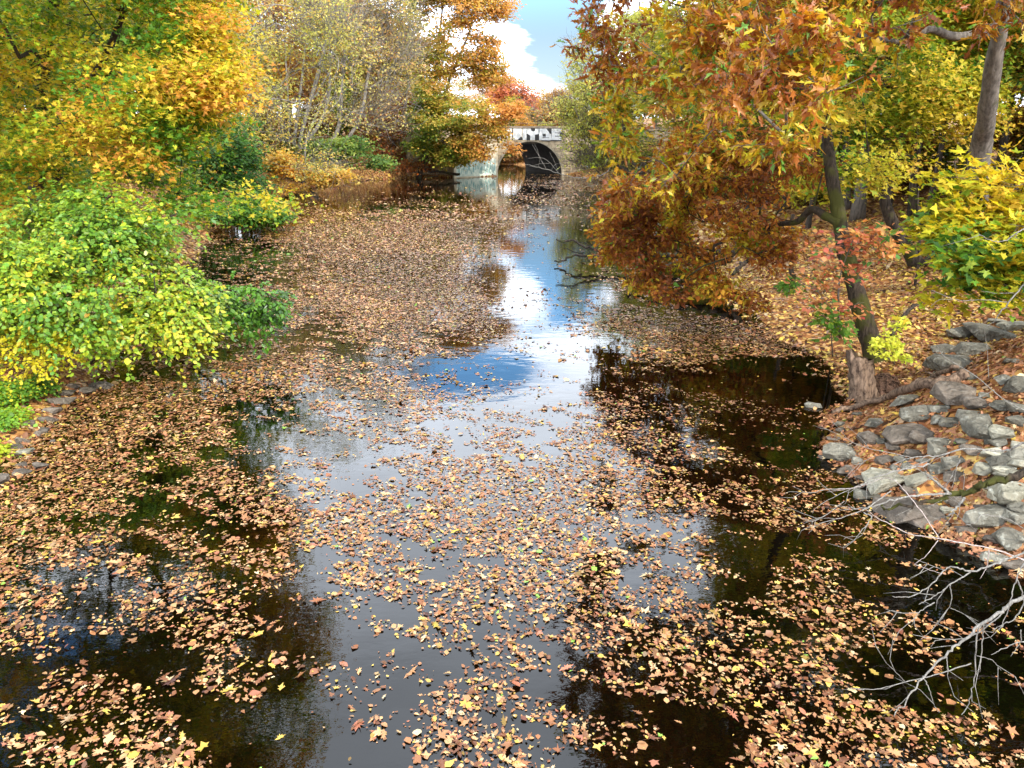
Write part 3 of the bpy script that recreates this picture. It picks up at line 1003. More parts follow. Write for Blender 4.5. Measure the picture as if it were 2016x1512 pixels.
tree('orange_tree', 'low spreading golden orange tree leaning over the water in front of the bridge', 'tree', None,
     [[gbase(-9.8, 83.2), dp(842, 305, 82), dp(870, 280, 81), dp(905, 262, 80), dp(960, 240, 79)], [gbase(-9.9, 83.4), dp(835, 290, 82), dp(840, 240, 82)]],
     [B(900, 240, 80, 90, 45, 4), B(985, 225, 79, 52, 32, 2.6), B(860, 290, 81, 60, 42, 3), B(930, 290, 80, 60, 28, 2.4), B(985, 255, 79, 34, 20, 2), B(1010, 232, 79, 26, 20, 1.6), B(890, 315, 81, 26, 14, 1.2),
      B(1003, 290, 79.5, 14, 20, .8), B(845, 220, 82, 45, 40, 3), B(835, 270, 82.5, 42, 36, 3), B(870, 300, 82, 40, 22, 2)],
     560, 30000, 'patch', 0.25, None, pal_fn([(0.10, .16, .02), (0.2, .24, .025), (0.38, .31, .05), (.52, .36, .07), (0.56, .31, .07), (.54, .25, .06)], 0.45, 0.85, 0.18, lambda P: (P[:, 0] + 5.5) * 0.09),
     [0.2, .16], M_BARK_DARK, 52, 0.012, 1.0, 0.15, 0.42, limb_r=0.06)

# right of the bridge
pale = pal_fn([(0.22, .26, .06), (0.36, .4, .08), (0.46, .46, .1), PALE, (0.6, .5, .1)], 0.5, 0.9)
tree('pale_tree', 'pale yellow green feathery tree right of the stone bridge', 'tree', None,
     [[gbase(13, 78), dp(1200, 270, 77), dp(1180, 150, 76), dp(1150, 60, 75)], [gbase(14, 78), dp(1230, 260, 77), dp(1250, 120, 76), dp(1260, 0, 76)], [gbase(12.2, 77), dp(1170, 290, 76), dp(1130, 210, 75)]],
     [B(1160, 170, 75, 45, 65, 4), B(1230, 180, 74, 70, 90, 5), B(1150, 250, 76, 55, 50, 3.5), B(1125, 215, 76, 30, 40, 2.5), B(1250, 60, 75, 70, 90, 5), B(1160, 105, 75, 32, 45, 2.5), B(1210, 290, 75, 70, 40, 3), B(1330, 200, 74, 80, 100, 5)],
     1300, 34000, 'patch', 0.22, None, pale, [0.22, .2, .16], M_BARK_GREY, 61, 0.012, 1.1, 0.15, 0.5, None, 0.5, 0.7, 0.07, 12, 2600)
tree('grey_shrub', 'grey leafless brush at the foot of the pale tree by the right shore', 'shrub', None,
     [[gbase(9.5, 82), dp(1155, 315, 82), dp(1160, 290, 82)]], [B(1150, 315, 81, 40, 24, 2.5), B(1200, 325, 80, 45, 20, 3)], 300, 1500, 'patch', 0.2, None, pale, 0.05, M_BARK_GREY, 62, 0.012, 0.9, 0.18, 0.5,
     None, 0.5, 0.7, 0.07, 6, 900)

# trees beyond the bridge
tree('red_tree', 'rounded rust red tree rising beyond the bridge parapet', 'tree', None,
     [[gbase(2.5, 150), dp(1030, 220, 150), dp(1030, 190, 150)]],
     [B(1020, 205, 148, 42, 32, 5), B(1062, 222, 148, 28, 22, 4), B(1000, 190, 150, 25, 22, 4)], 200, 9000, 'patch', 0.5, None,
     pal_fn([(0.22, .07, .04), (0.36, .1, .05), (0.48, .16, .06), (0.5, .24, .08)], 0.5, 0.9), 0.3, M_BARK_GREY, 71, 0.03, 2, 0.15, 0.9, limb_r=0.12)
tree('tawny_tree', 'tawny and green trees edge beyond the right half of the bridge', 'tree', None,
     [[gbase(9, 135), dp(1085, 235, 135), dp(1090, 215, 135)]],
     [B(1075, 235, 134, 45, 18, 4), B(1110, 225, 134, 30, 26, 4), B(1040, 240, 136, 35, 14, 4)], 260, 7000, 'patch', 0.42, None,
     pal_fn([(0.14, .2, .05), (0.3, .28, .08), (0.45, .26, .1), (0.45, .2, .08)], 0.5, 0.9), 0.2, M_BARK_GREY, 72, 0.03, 2, 0.15, 0.8, limb_r=0.12, twigs=500)
tree('russet_bush', 'orange brown bush on the bank glimpsed through the arch', 'shrub', None,
     [[gbase(-14, 132), gbase(-13.5, 132, 2)]],
     [(np.array([-13., 131, 2.4]), np.array([7, 3, 2.2])), (np.array([-1., 122, 1.6]), np.array([7, 2, 1.6]))], 160, 7000, 'patch', 0.42, None,
     pal_fn([(0.14, .2, .05), (0.35, .2, .06), (0.5, .26, .1), (0.55, .3, .12)], 0.5, 0.9), 0.1, M_BARK_GREY, 73, 0.03, 2, 0.15, 0.6, limb_r=0.12)

# ================================================================== trees: right bank
ob = on_ground(1915, 560)
OY = ob[1]
oak_pal = [(.24, .07, .015), (0.32, .10, .02), (0.40, .15, .02), (0.5, .27, .02), (0.56, .40, .02), (0.44, .40, .02), (0.16, .25, .02)]
tree('red_oak_tree', 'big red oak with orange and yellow lobed leaves hanging over the right of the river', 'tree', None,
     [[ob + [0, 0, -.2], dp(1922, 400, OY - 1.5), dp(1932, 290, 17.5), dp(1943, 230, 17), dp(1958, 120, 16.5), dp(1975, 10, 16.2), dp(1980, -200, 16), dp(1940, -500, 15.5)],
      [dp(1952, 62, 16.3), dp(1880, 72, 15.8), dp(1830, 58, 15.4), dp(1770, 84, 15)]],
     [B(1180, 60, 15, 48, 55, 1.0), B(1200, 150, 15.5, 50, 60, 1.0), B(1222, 250, 15.5, 45, 60, 1.0), B(1212, 400, 16, 34, 50, .8), B(1300, 330, 14, 90, 60, 1.0), B(1215, 40, 15, 75, 75, 1.4), B(1290, 110, 14, 110, 90, 1.6), B(1270, 230, 14.5, 80, 70, 1.2), B(1410, 70, 12.5, 120, 110, 1.6), B(1380, 200, 12.5, 100, 90, 1.4), B(1560, 50, 9.5, 110, 80, 1.0),
      B(1530, 170, 9.5, 110, 80, 1.0), B(1600, 190, 9, 70, 50, .7), B(1470, 270, 11, 90, 50, 1.0), B(1225, 310, 15, 55, 35, 1.0), B(1220, 390, 15.5, 35, 28, .7), B(1500, -120, 11, 260, 130, 2.5), B(1300, -120, 14, 150, 120, 2.2),
      B(1420, -420, 14, 250, 240, 3), B(1800, -300, 13, 250, 280, 3), B(1760, 10, 11, 90, 50, 1.0), B(1860, 60, 12, 40, 30, .8), B(2000, 20, 12, 40, 30, .6), (np.array([5, 14, 6.8]), np.array([2.6, 2, 2])), (np.array([7.5, 13.5, 9.5]), np.array([3, 2.5, 2.5])), (np.array([4.8, 13, 8.6]), np.array([3.3, 2.6, 2.6])), (np.array([5.4, 11.5, 11.2]), np.array([3.6, 3, 2.5])), (np.array([8.5, 11, 8.0]), np.array([3.5, 2.6, 2.6])), (np.array([3.6, 15, 11]), np.array([2.4, 2.4, 2.6]))],
     1200, 56000, 'oak', 0.165, None,
     pal_fn(oak_pal, 0.36, 0.8, 0.24, lambda P: np.clip((P[:, 0] - 3.0) * 0.035, -.1, .2), (0.05, [(0.12, .26, .03)])),
     [0.27, .085], M_BARK_GREY, 81, 0.007, 0.7, 0.15, 0.22, M_LEAF_GLOSSY, 0.6, 0.3, 0.03, 22, balance=0.12, mode='whorl', per=7)

lb = on_ground(1735, 712)
Yb = lb[1]
tree('leaning_oak', 'dark leaning oak on the right shore with rust orange foliage low over the water', 'tree', None,
     [[lb + np.array([0.05, 0, -.25]), dp(1708, 650, Yb + .1), dp(1686, 570, Yb + .2), dp(1664, 490, Yb + .3), dp(1650, 410, Yb + .4), dp(1634, 320, Yb + .6), dp(1625, 220, Yb + .9), dp(1620, 60, Yb + 1), dp(1600, -200, Yb + 1)],
      [dp(1655, 440, Yb + .3), dp(1625, 425, Yb + .5), dp(1598, 412, Yb + .9), dp(1570, 436, Yb + 1.3), dp(1530, 442, Yb + 1.9), dp(1450, 462, Yb + 3)]],
     [B(1225, 440, 20, 48, 40, 1.2), B(1215, 500, 20.5, 36, 26, 1.0), B(1300, 540, 18.5, 60, 40, 1.0), B(1300, 400, 19, 100, 55, 1.8), B(1440, 390, 17.5, 110, 60, 1.8), B(1260, 460, 19.5, 70, 50, 1.5), B(1350, 510, 18.5, 100, 50, 1.5), B(1490, 470, 17.5, 85, 50, 1.2), B(1330, 575, 17.5, 55, 18, .6),
      B(1420, 560, 17.5, 55, 25, .8), B(1520, 330, 17, 100, 60, 1.6), B(1390, 320, 17.5, 95, 55, 1.6), B(1470, 590, 16.8, 30, 15, .5), B(1230, 490, 20, 45, 22, 1), B(1440, -300, 16, 230, 200, 2.5)],
     740, 42000, ['oak', 'oval', 'oak'], 0.118, None,
     pal_fn([(.17, .055, .018), (.25, .075, .018), (0.31, .10, .02), (0.39, .15, .025), (0.48, .24, .025), (0.54, .38, .025), (0.34, .34, .025)], 0.42, 0.85, 0.24, None, (0.05, [G_MID, YEL])),
     [0.21, .09], M_BARK_MOSS, 82, 0.006, 0.6, 0.16, 0.24, None, 0.6, 0.5, 0.03, 18, balance=0.12, mode='whorl', per=7)

ygp = [G_DARK, G_MID, (0.16, .26, .02), (0.33, .36, .03), (0.52, .46, .05), (0.62, .5, .06), (0.62, .42, .06)]
tree('yellow_maple', 'yellow green maple filling the right bank behind the leaning oak', 'tree', None,
     [[gbase(12.2, 23), dp(1742, 400, 23), dp(1746, 250, 23), dp(1750, 60, 23), dp(1750, -150, 23)], [gbase(13.6, 24), dp(1800, 400, 24), dp(1812, 250, 24), dp(1830, 0, 24)]],
     [B(1690, 270, 19.5, 110, 70, 2), B(1620, 330, 18.5, 60, 50, 1.4), B(1820, 270, 20, 100, 50, 2), B(1740, 180, 20.5, 150, 90, 2.5), B(1880, 180, 21, 110, 90, 2.0), B(1700, 60, 21, 160, 90, 2.5), B(1880, 40, 22, 140, 90, 2.5),
      B(1800, 340, 20, 70, 20, 1.0), B(1750, -150, 22, 260, 140, 3.5), B(1560, 120, 21, 80, 90, 2), B(1650, 240, 14.2, 60, 60, .7), B(1640, 150, 14.5, 50, 50, .7), B(1700, 330, 18, 50, 40, 1), B(1750, -480, 22, 300, 240, 4)],
     820, 82000, 'maple', 0.115, None, pal_fn(ygp, 0.55, 0.9, 0.12, None, (0.03, [ORG, GOLD])), [0.19, .16], M_BARK_DARK, 83, 0.006, 0.8, 0.16, 0.34, limb_r=0.04)
tree('yellow_maple', 'golden and green maple branch spreading in from the right edge above the rocks', 'tree', None,
     [[gbase(9.3, 10.3), np.array([9.2, 10.2, 5.2]), np.array([8.9, 10, 7.0])], ],
     [B(1960, 352, 9.8, 80, 26, .7), B(2000, 450, 9.3, 90, 75, .8), B(1900, 420, 9.8, 75, 32, .6), B(1950, 520, 9.3, 85, 34, .5), B(1880, 590, 9.6, 45, 10, .2),  B(1960, 480, 9, 95, 22, .5), B(1860, 395, 10, 40, 14, .4), B(1850, 470, 9.8, 30, 12, .3), B(2010, 560, 9, 60, 20, .4)],
     200, 5200, 'maple', 0.122, None, pal_fn([G_DARK, G_MID, (0.2, .28, .02), (0.36, .36, .02), (0.50, .42, .02), (0.56, .43, .03), (.54, .36, .03)], 0.66, 1.0, 0.2), 0.12, M_BARK_GREY, 84, 0.004, 0.5, 0.15, 0.2, None, 0.35, 1.2, 0.03)
# dark trunks of the wood behind
WL = [(1745, 436, .13, .1, 'slim dark trunk just right of the leaning oak behind red leaves'), (1790, 432, .10, -.3, 'thin dark trunk between two stouter ones in the right hand wood'),
      (1822, 446, .15, .15, 'dark upright trunk behind the golden maple leaves'), (1836, 512, .20, .9, 'stout leaning dark trunk with flared base on the leaf covered slope'),
      (1880, 440, .12, .1, 'dark trunk partly hidden by the golden maple'), (1700, 420, .09, -.2, 'narrow dark stem seen just right of the leaning oak trunk'),
      (1590, 450, .12, .2, 'dark stem behind the low limb of the leaning oak'), (1470, 440, .16, 0, 'tawny leaved tree standing behind the hanging oak branches'),
      (1540, 420, .12, .3, 'slim trunk behind the rust coloured oak leaves')]
for q, (px, py, r_, ln, lab) in enumerate(WL):
    b = on_ground(px, py) - [0, 0, .15]
    top = 4.2 if q != 7 else 1.5
    tree('woodland_tree', lab, 'tree', 'trees in the wood on the right bank',
         [[b, b + np.array([ln * .3, 0, 1.2]), b + np.array([ln * .7, 0, 3.2]), b + np.array([ln, .2, 6]), b + np.array([ln * 1.2, .3, 9])]],
         [(b + np.array([ln, 0, top + 1.6]), np.array([2.6, 2.2, 1.5])), (b + np.array([ln - .6, -.4, top + 4.2]), np.array([3.2, 3, 2.0])), (b + np.array([ln, 0, top + 7.5]), np.array([3, 3, 2.4]))],
         130, 9000, 'maple', 0.16, None, pal_fn([G_DARK, G_MID, (.2, .26, .03), (0.42, .4, .05), (0.55, .42, .06), (0.5, .24, .05)], 0.5, 0.95, 0.2), r_, M_BARK_DARK, 90 + q, 0.007, 0.9, 0.15, 0.5, limb_r=0.05, ragged=1.0)

# small things under the trees
tree('red_sapling', 'sapling with pink red and orange leaves beside the leaning trunk', 'sapling', None,
     [[on_ground(1655, 660) + [0, 0, -.1], dp(1650, 600, 13.6), dp(1655, 540, 13.4), dp(1680, 470, 13.2)]],
     [B(1630, 590, 13.4, 60, 26, .45), B(1690, 600, 13.2, 30, 12, .3), B(1620, 545, 13.4, 50, 28, .4), B(1700, 465, 13.2, 75, 30, .5), B(1620, 490, 13.4, 45, 30, .4), B(1650, 530, 13.3, 60, 30, .4), B(1740, 480, 13.2, 35, 35, .35)],
     130, 950, ['oval', 'round'], 0.10, None, pal_fn([(0.3, .05, .05), (0.45, .12, .09), (0.5, .18, .09), (0.55, .25, .09), (0.58, .32, .1)], 0.5, 0.8, 0.18, lambda P: (P[:, 2] - 1.9) * 0.35, (0.12, [(0.1, .22, .05)])),
     0.028, M_BARK_GREY, 101, 0.003, 0.35, 0.15, 0.13, None, 0.5, 0.8)
tree('green_sapling', 'small green leaved seedling hanging beside the stump on the leafy shore', 'sapling', None,
     [[on_ground(1640, 700) + [0, 0, -.05], dp(1636, 640, 13.6), dp(1640, 620, 13.5)]],
     [B(1645, 650, 13.3, 28, 30, .2), B(1632, 620, 13.5, 22, 16, .2), B(1580, 560, 15, 30, 14, .3)], 40, 420, 'oval', 0.11, None, pal_fn([G_MID, (0.1, .2, .03), YG], 0.4, 0.8), 0.012, M_BARK_GREY, 102, 0.003, 0.3, 0.15, 0.1)
tree('yellow_sapling', 'tiny lime yellow sapling at the foot of the leaning oak', 'sapling', None,
     [[on_ground(1762, 715) + [0, 0, -.05], dp(1757, 690, 13.0), dp(1757, 660, 12.9), dp(1765, 632, 12.8)]],
     [B(1750, 683, 12.8, 36, 18, .22), B(1758, 655, 12.8, 20, 18, .16), B(1778, 700, 12.7, 24, 8, .15), B(1765, 635, 12.7, 12, 8, .1)], 80, 620, 'round', 0.062, None,
     pal_fn([(0.36, .48, .04), (0.5, .58, .06), (0.6, .6, .08)], 0.5, 0.9), 0.012, M_BARK_GREY, 103, 0.002, 0.2, 0.15, 0.06)

# distant wood: three kinds, copied along both banks
def wood_tree(seed, hgt, rad, cf, lab, n=9000, lf=0.34, tw=0):
    b = np.array([0, 0, 0.0])
    return tree('background_tree', lab, 'tree', 'trees of the wood behind the banks',
                [[b, b + [.2, 0, hgt * .35], b + [.1, .2, hgt * .85]]],
                [(b + [0, 0, hgt * .45], np.array([rad, rad, hgt * .2])), (b + [rad * .3, 0, hgt * .68], np.array([rad * .9, rad * .9, hgt * .2])), (b + [-rad * .4, 0, hgt * .82], np.array([rad * .6, rad * .7, hgt * .16]))],
                150, n, 'patch', lf, None, cf, 0.22, M_BARK_GREY, seed, 0.014, 1.4, 0.16, 0.8, limb_r=0.09, max_limb=4, twigs=tw)


def bush(seed, cf, lab):
    b = np.array([0, 0, 0.0])
    return tree('understory_bush', lab, 'bush', 'bushes under the trees of both banks',
                [[b, b + [.1, 0, 1.0]], [b + [.3, .2, 0], b + [.9, .4, 1.2]]],
                [(b + [0, 0, 1.7], np.array([2.6, 2.2, 1.5])), (b + [1.4, .3, 2.6], np.array([1.8, 1.6, 1.4])), (b + [-1.2, -.2, 1.2], np.array([2.0, 1.6, 1.1])), (b + [0, .4, 4.0], np.array([1.6, 1.6, 1.3]))],
                130, 8000, 'patch', 0.22, None, cf, 0.07, M_BARK_GREY, seed, 0.009, 0.9, 0.16, 0.45, limb_r=0.05, max_limb=3, stems=600)


U1 = bush(301, pal_fn([G_DARK, (0.12, .17, .03), (0.3, .3, .05), (0.5, .42, .07)], 0.5, 0.95), 'green and yellow bush in the undergrowth beneath the trees')
U2 = bush(302, pal_fn([(0.12, .06, .02), (0.3, .14, .04), (0.45, .24, .07), (0.5, .36, .12)], 0.5, 0.95), 'tawny brown bush in the undergrowth beneath the trees')
ub = random.Random(9)
uspots = [(-21, 71), (-24, 77), (-20, 82), (-22, 90), (-15, 92), (-26, 84), (-28, 70), (-24, 62), (-27, 55), (-23, 48), (-25, 40), (-22, 34), (-30, 90), (-18, 100), (-31, 62), (-19, 88),
          (24, 35), (19, 40), (21, 43), (26, 38), (16, 43), (18, 48), (24, 50), (30, 46), (14, 52), (20, 60), (27, 62), (15, 66), (34, 34), (29, 29), (24, 21), (33, 24), (13, 84), (17, 80), (12, 92), (22, 86), (30, 38), (38, 30)]
for q, (x, y) in enumerate(uspots):
    k = q % 2 if x > 0 else (1 if q % 3 else 0)
    src = (U1, U2)[k]
    o = src if not src.get('placed') else copy_tree(src)
    src['placed'] = 1
    o.location = (x, y, zl(x, y) - .1)
    o.rotation_euler = (0, 0, ub.uniform(0, 6.28))
    s_ = ub.uniform(.75, 1.25)
    o.scale = (s_, s_, s_ * ub.uniform(.8, 1.2))

W1 = wood_tree(201, 15, 4.2, pal_fn([(0.1, .13, .03), (0.22, .24, .04), (0.42, .36, .05), (0.55, .36, .04)], 0.5, 0.9), 'olive and yellow tree in the wood behind the banks')
W2 = wood_tree(202, 17, 4.4, pal_fn([(0.2, .1, .03), (0.4, .18, .04), (0.55, .3, .05), (0.55, .4, .06)], 0.5, 0.9), 'orange brown tree in the wood behind the banks')
W3 = wood_tree(203, 14, 4.0, pal_fn([(0.35, .3, .12), (0.42, .4, .12), (0.5, .42, .14), (0.5, .34, .14)], 0.5, 0.9), 'thin pale tree in the wood behind the banks', 4500, 0.28, 500)
W4 = wood_tree(204, 13, 4.0, pal_fn([(0.03, .07, .015), (0.06, .12, .02), (0.12, .18, .03)], 0.5, 0.9), 'dark green tree in the wood behind the banks', 9000, 0.3)
spots = [(-14.5, 100, 0), (-18, 97, 2), (-12, 108, 1), (-16, 110, 0), (-24, 96, 0), (-30, 104, 2), (-22, 104, 1), (-34, 98, 0), (-28, 84, 2), (-24, 70, 0), (-30, 74, 3), (-23, 64, 2), (-25, 58, 0), (-36, 84, 1), (-40, 96, 0), (-22, 78, 1), (-46, 64, 0), (-48, 80, 2), (-27, 38, 0), (-30, 46, 3), (-26, 52, 0), (-33, 56, 2), (-27, 63, 2), (-34, 68, 1), (-26, 76, 2), (-32, 82, 0), (-24, 88, 1), (-20, 93, 0), (-27, 97, 2), (-17, 97, 1), (-38, 60, 0), (-40, 74, 1),
         (-24, 30, 3), (-30, 28, 0), (-36, 38, 1), (-22, 24, 3), (-28, 20, 0), (-20, 15, 3), (-26, 12, 0), (-42, 50, 2), (-36, 92, 3),
         (16, 38, 0), (20, 44, 3), (15, 50, 1), (22, 54, 0), (17, 60, 2), (24, 64, 1), (16, 68, 0), (20, 76, 3), (26, 80, 2), (19, 86, 2), (23, 94, 0), (30, 70, 0), (22, 36, 1), (26, 46, 0), (20, 30, 3), (27, 32, 1),
         (32, 40, 0), (24, 26, 0), (30, 25, 3), (21, 22, 1), (17, 19, 3), (22, 16, 0), (27, 14, 1), (15, 34, 1), (13.5, 42, 3), (35, 55, 1), (13.5, 56, 0), (14, 95, 2), (18, 102, 1), (24, 108, 0), (-22, 108, 0)]
Ws = [W1, W2, W3, W4]
used_w = [False] * 4
rr = random.Random(5)
for x, y, k in spots:
    o = Ws[k] if not used_w[k] else copy_tree(Ws[k])
    used_w[k] = True
    o.location = (x, y, zl(x, y) - .1)
    o.rotation_euler = (0, 0, rr.uniform(0, 6.28))
    s_ = rr.uniform(.85, 1.2)
    o.scale = (s_, s_, s_ * rr.uniform(.9, 1.1))
for q, (x, y, k, s_) in enumerate([(2, 124, 1, .42), (-4, 128, 0, .45), (6, 121, 0, .4), (-9, 131, 2, .45), (0, 134, 0, .6), (7, 138, 1, .6), (-14, 118, 0, .75), (-20, 130, 1, .8), (-6, 172, 1, .85), (4, 172, 0, .8), (12, 160, 2, .8), (20, 150, 1, .75), (9, 118, 2, .5), (13, 128, 0, .6), (28, 140, 0, .8), (-16, 165, 2, .9), (-26, 150, 0, .9), (36, 130, 1, 1.0), (-30, 120, 2, 1.0),
                                   (-2, 185, 1, .8), (-12, 190, 0, .8), (14, 180, 0, .7), (26, 172, 1, .8)]):
    o = copy_tree(Ws[k])
    o['label'] = ['olive and yellow', 'orange brown', 'thin pale', 'dark green'][k] + ' tree in the far wood beyond the stone bridge'
    o['group'] = 'trees of the far wood beyond the bridge'
    o.location = (x, y, zl(x, y) - .1)
    o.rotation_euler = (0, 0, rr.uniform(0, 6.28))
    o.scale = (s_, s_, s_ * .9)

# ================================================================== stone bridge
def masonry_mat():
    m, nt, out = new_mat('bridge_masonry')
    N, L = nt.nodes.new, nt.links.new
    tc = N('ShaderNodeTexCoord')
    br = N('ShaderNodeTexBrick')
    br.inputs['Scale'].default_value = 1.0
    br.inputs['Brick Width'].default_value = 0.75; br.inputs['Row Height'].default_value = 0.36
    br.inputs['Mortar Size'].default_value = 0.018
    br.inputs['Color1'].default_value = (0.52, 0.44, 0.32, 1); br.inputs['Color2'].default_value = (0.38, 0.31, 0.22, 1)
    br.inputs['Mortar'].default_value = (0.16, 0.14, 0.11, 1)
    sp = N('ShaderNodeSeparateXYZ'); L(tc.outputs['Object'], sp.inputs[0])
    cb = N('ShaderNodeCombineXYZ'); L(sp.outputs[0], cb.inputs[0]); L(sp.outputs[2], cb.inputs[1])
    L(cb.outputs[0], br.inputs['Vector'])
    n = N('ShaderNodeTexNoise'); n.inputs['Scale'].default_value = 1.6; n.inputs['Detail'].default_value = 8
    L(tc.outputs['Object'], n.inputs['Vector'])
    cr = N('ShaderNodeValToRGB'); cr.color_ramp.elements[0].position = .3; cr.color_ramp.elements[0].color = (0.6, 0.55, 0.48, 1)
    cr.color_ramp.elements[1].position = .7; cr.color_ramp.elements[1].color = (1.35, 1.3, 1.2, 1)
    L(n.outputs[0], cr.inputs[0])
    mx = N('ShaderNodeMix'); mx.data_type = 'RGBA'; mx.blend_type = 'MULTIPLY'; mx.inputs['Factor'].default_value = 1
    L(br.outputs[0], mx.inputs['A']); L(cr.outputs[0], mx.inputs['B'])
    p = N('ShaderNodeBsdfPrincipled'); p.inputs['Roughness'].default_value = 0.9
    L(mx.outputs['Result'], p.inputs['Base Color']); L(p.outputs[0], out.inputs[0])
    return m


M_STONE = masonry_mat()
M_VAULT = simple_mat('vault_shade', (0.05, 0.045, 0.038), 0.9, 0.35, 2.0)  # shade inside the arch put into the colour, far darker than the facade stone
M_COPE = simple_mat('coping_stone', (0.24, 0.19, 0.14), 0.9, 0.3, 1.5)
M_WHITE = simple_mat('white_paint', (0.62, 0.63, 0.62), 0.7, 0.25, 1.3, (0.85, 0.86, 0.86))
M_BLACK = simple_mat('black_paint', (0.03, 0.03, 0.032), 0.6, 0.3, 3.0)
M_CREAM = simple_mat('cream_plaster', (0.58, 0.50, 0.36), 0.85, 0.18, 1.2)
M_TEAL = simple_mat('teal_paint', (0.50, 0.66, 0.58), 0.7, 0.2, 2.0, (0.78, 0.84, 0.72))
M_TEAL2 = simple_mat('dark_teal_paint', (0.13, 0.38, 0.38), 0.7, 0.2, 2.0)

bridge = empty('stone_bridge', (BC[0], BC[1], 0))
bridge.rotation_euler = (0, 0, PHI)
tag(bridge, 'arched stone bridge with white and black lettering on its parapet', 'bridge')
AW, AH, DEPTH, TOPZ = 3.9, 3.62, 10.4, 3.78


def local_mesh(name, co, faces, mat, parent=bridge, smooth=False):
    me = bpy.data.meshes.new(name)
    me.from_pydata([tuple(c) for c in co], [], faces)
    o = bpy.data.objects.new(name, me); COL.objects.link(o)
    me.materials.append(mat); o.parent = parent
    if smooth:
        for p in me.polygons: p.use_smooth = True
    return o


def box_geo(x0, x1, y0, y1, z0, z1):
    c = [(x0, y0, z0), (x1, y0, z0), (x1, y1, z0), (x0, y1, z0), (x0, y0, z1), (x1, y0, z1), (x1, y1, z1), (x0, y1, z1)]
    f = [(0, 3, 2, 1), (4, 5, 6, 7), (0, 1, 5, 4), (1, 2, 6, 5), (2, 3, 7, 6), (3, 0, 4, 7)]
    return c, f


def multi_box(name, boxes, mat, parent=bridge):
    co, fa = [], []
    for b in boxes:
        c, f = box_geo(*b)
        fa += [tuple(i + len(co) for i in q) for q in f]; co += c
    return local_mesh(name, co, fa, mat, parent)


def arch_pts(n=40, aw=AW, ah=AH):
    return [(-aw * math.cos(math.pi * i / n), ah * math.sin(math.pi * i / n)) for i in range(n + 1)]


# spandrel walls, front and back
for y, nm in ((0, 'spandrel_wall'), (DEPTH, 'spandrel_wall')):
    A = arch_pts()
    co, fa = [], []
    us = [-14, -AW] + [a[0] for a in A[1:-1]] + [AW, 20]
    zs = [-1, -1] + [a[1] for a in A[1:-1]] + [-1, -1]
    # outer rectangles
    co += [(-14, y, -1), (-AW, y, -1), (-AW, y, TOPZ), (-14, y, TOPZ)]; fa.append((0, 1, 2, 3))
    k = len(co); co += [(AW, y, -1), (20, y, -1), (20, y, TOPZ), (AW, y, TOPZ)]; fa.append((k, k + 1, k + 2, k + 3))
    k = len(co)
    for (u, z) in A: co += [(u, y, max(z, 0)), (u, y, TOPZ)]
    for i in range(len(A) - 1): fa.append((k + 2 * i, k + 2 * i + 2, k + 2 * i + 3, k + 2 * i + 1))
    local_mesh(nm, co, fa, M_STONE)
# vault
A = [(-AW, -1)] + arch_pts() + [(AW, -1)]
co, fa = [], []
for (u, z) in A: co += [(u, 0, z), (u, DEPTH, z)]
for i in range(len(A) - 1): fa.append((2 * i, 2 * i + 1, 2 * i + 3, 2 * i + 2))
local_mesh('arch_vault', co, fa, M_VAULT, bridge, True)
# voussoir ring
co, fa = [], []
n = 30
I = arch_pts(n); O = arch_pts(n, AW + .30, AH + .10)
for (a, b), (c, d) in zip(I, O): co += [(a, -.05, b), (c, -.05, d), (c, .0, d), (a, .0, b)]
for i in range(n):
    k = 4 * i
    fa += [(k, k + 1, k + 5, k + 4), (k + 1, k + 2, k + 6, k + 5), (k, k + 4, k + 7, k + 3)]
local_mesh('arch_ring', co, fa, simple_mat('ring_stone', (0.34, 0.29, 0.21), 0.9, 0.35, 3.0))
# deck, parapets and coping
multi_box('deck', [(-14, 20, .3, DEPTH - .3, TOPZ - .35, TOPZ + .1)], M_COPE)
multi_box('parapet', [(-14, 20, -.02, .45, TOPZ, 5.0)], M_STONE)
multi_box('parapet', [(-14, 20, DEPTH - .45, DEPTH + .02, TOPZ, 5.0)], M_STONE)
multi_box('coping', [(-14 + i * 1.7, -14 + i * 1.7 + 1.68, -.1, .52, 5.003, 5.22) for i in range(20)], M_COPE)
multi_box('railing', [(-14, 20, .17, .22, 5.5, 5.56)] + [(-13.5 + i * 2.2, -13.45 + i * 2.2, .17, .22, 5.22, 5.5) for i in range(15)], simple_mat('rusty_rail', (0.14, 0.09, 0.06), 0.7))


# lettering band: u from px, z from py in the photograph, black shapes on white
def gu(px): return (px - 1042) / 61.0 * 3.9 * 0.985
def gz(py): return 5.0 - (py - 254) / 22.5 * 1.24


def poly_plate(name, polys, y, mat, th=.006, parent=bridge):
    co, fa = [], []
    for P in polys:
        k = len(co); n = len(P)
        co += [(u, y, z) for u, z in P] + [(u, y + th, z) for u, z in P]
        fa.append(tuple(range(k, k + n))); fa.append(tuple(range(k + 2 * n - 1, k + n - 1, -1)))
        for i in range(n):
            j = (i + 1) % n
            fa.append((k + i, k + n + i, k + n + j, k + j))
    return local_mesh(name, co, fa, mat, parent)


def cp(x, y):      # from the 12.6x crop
    return (gu(960 + x / 12.6), gz(235 + y / 12.6))


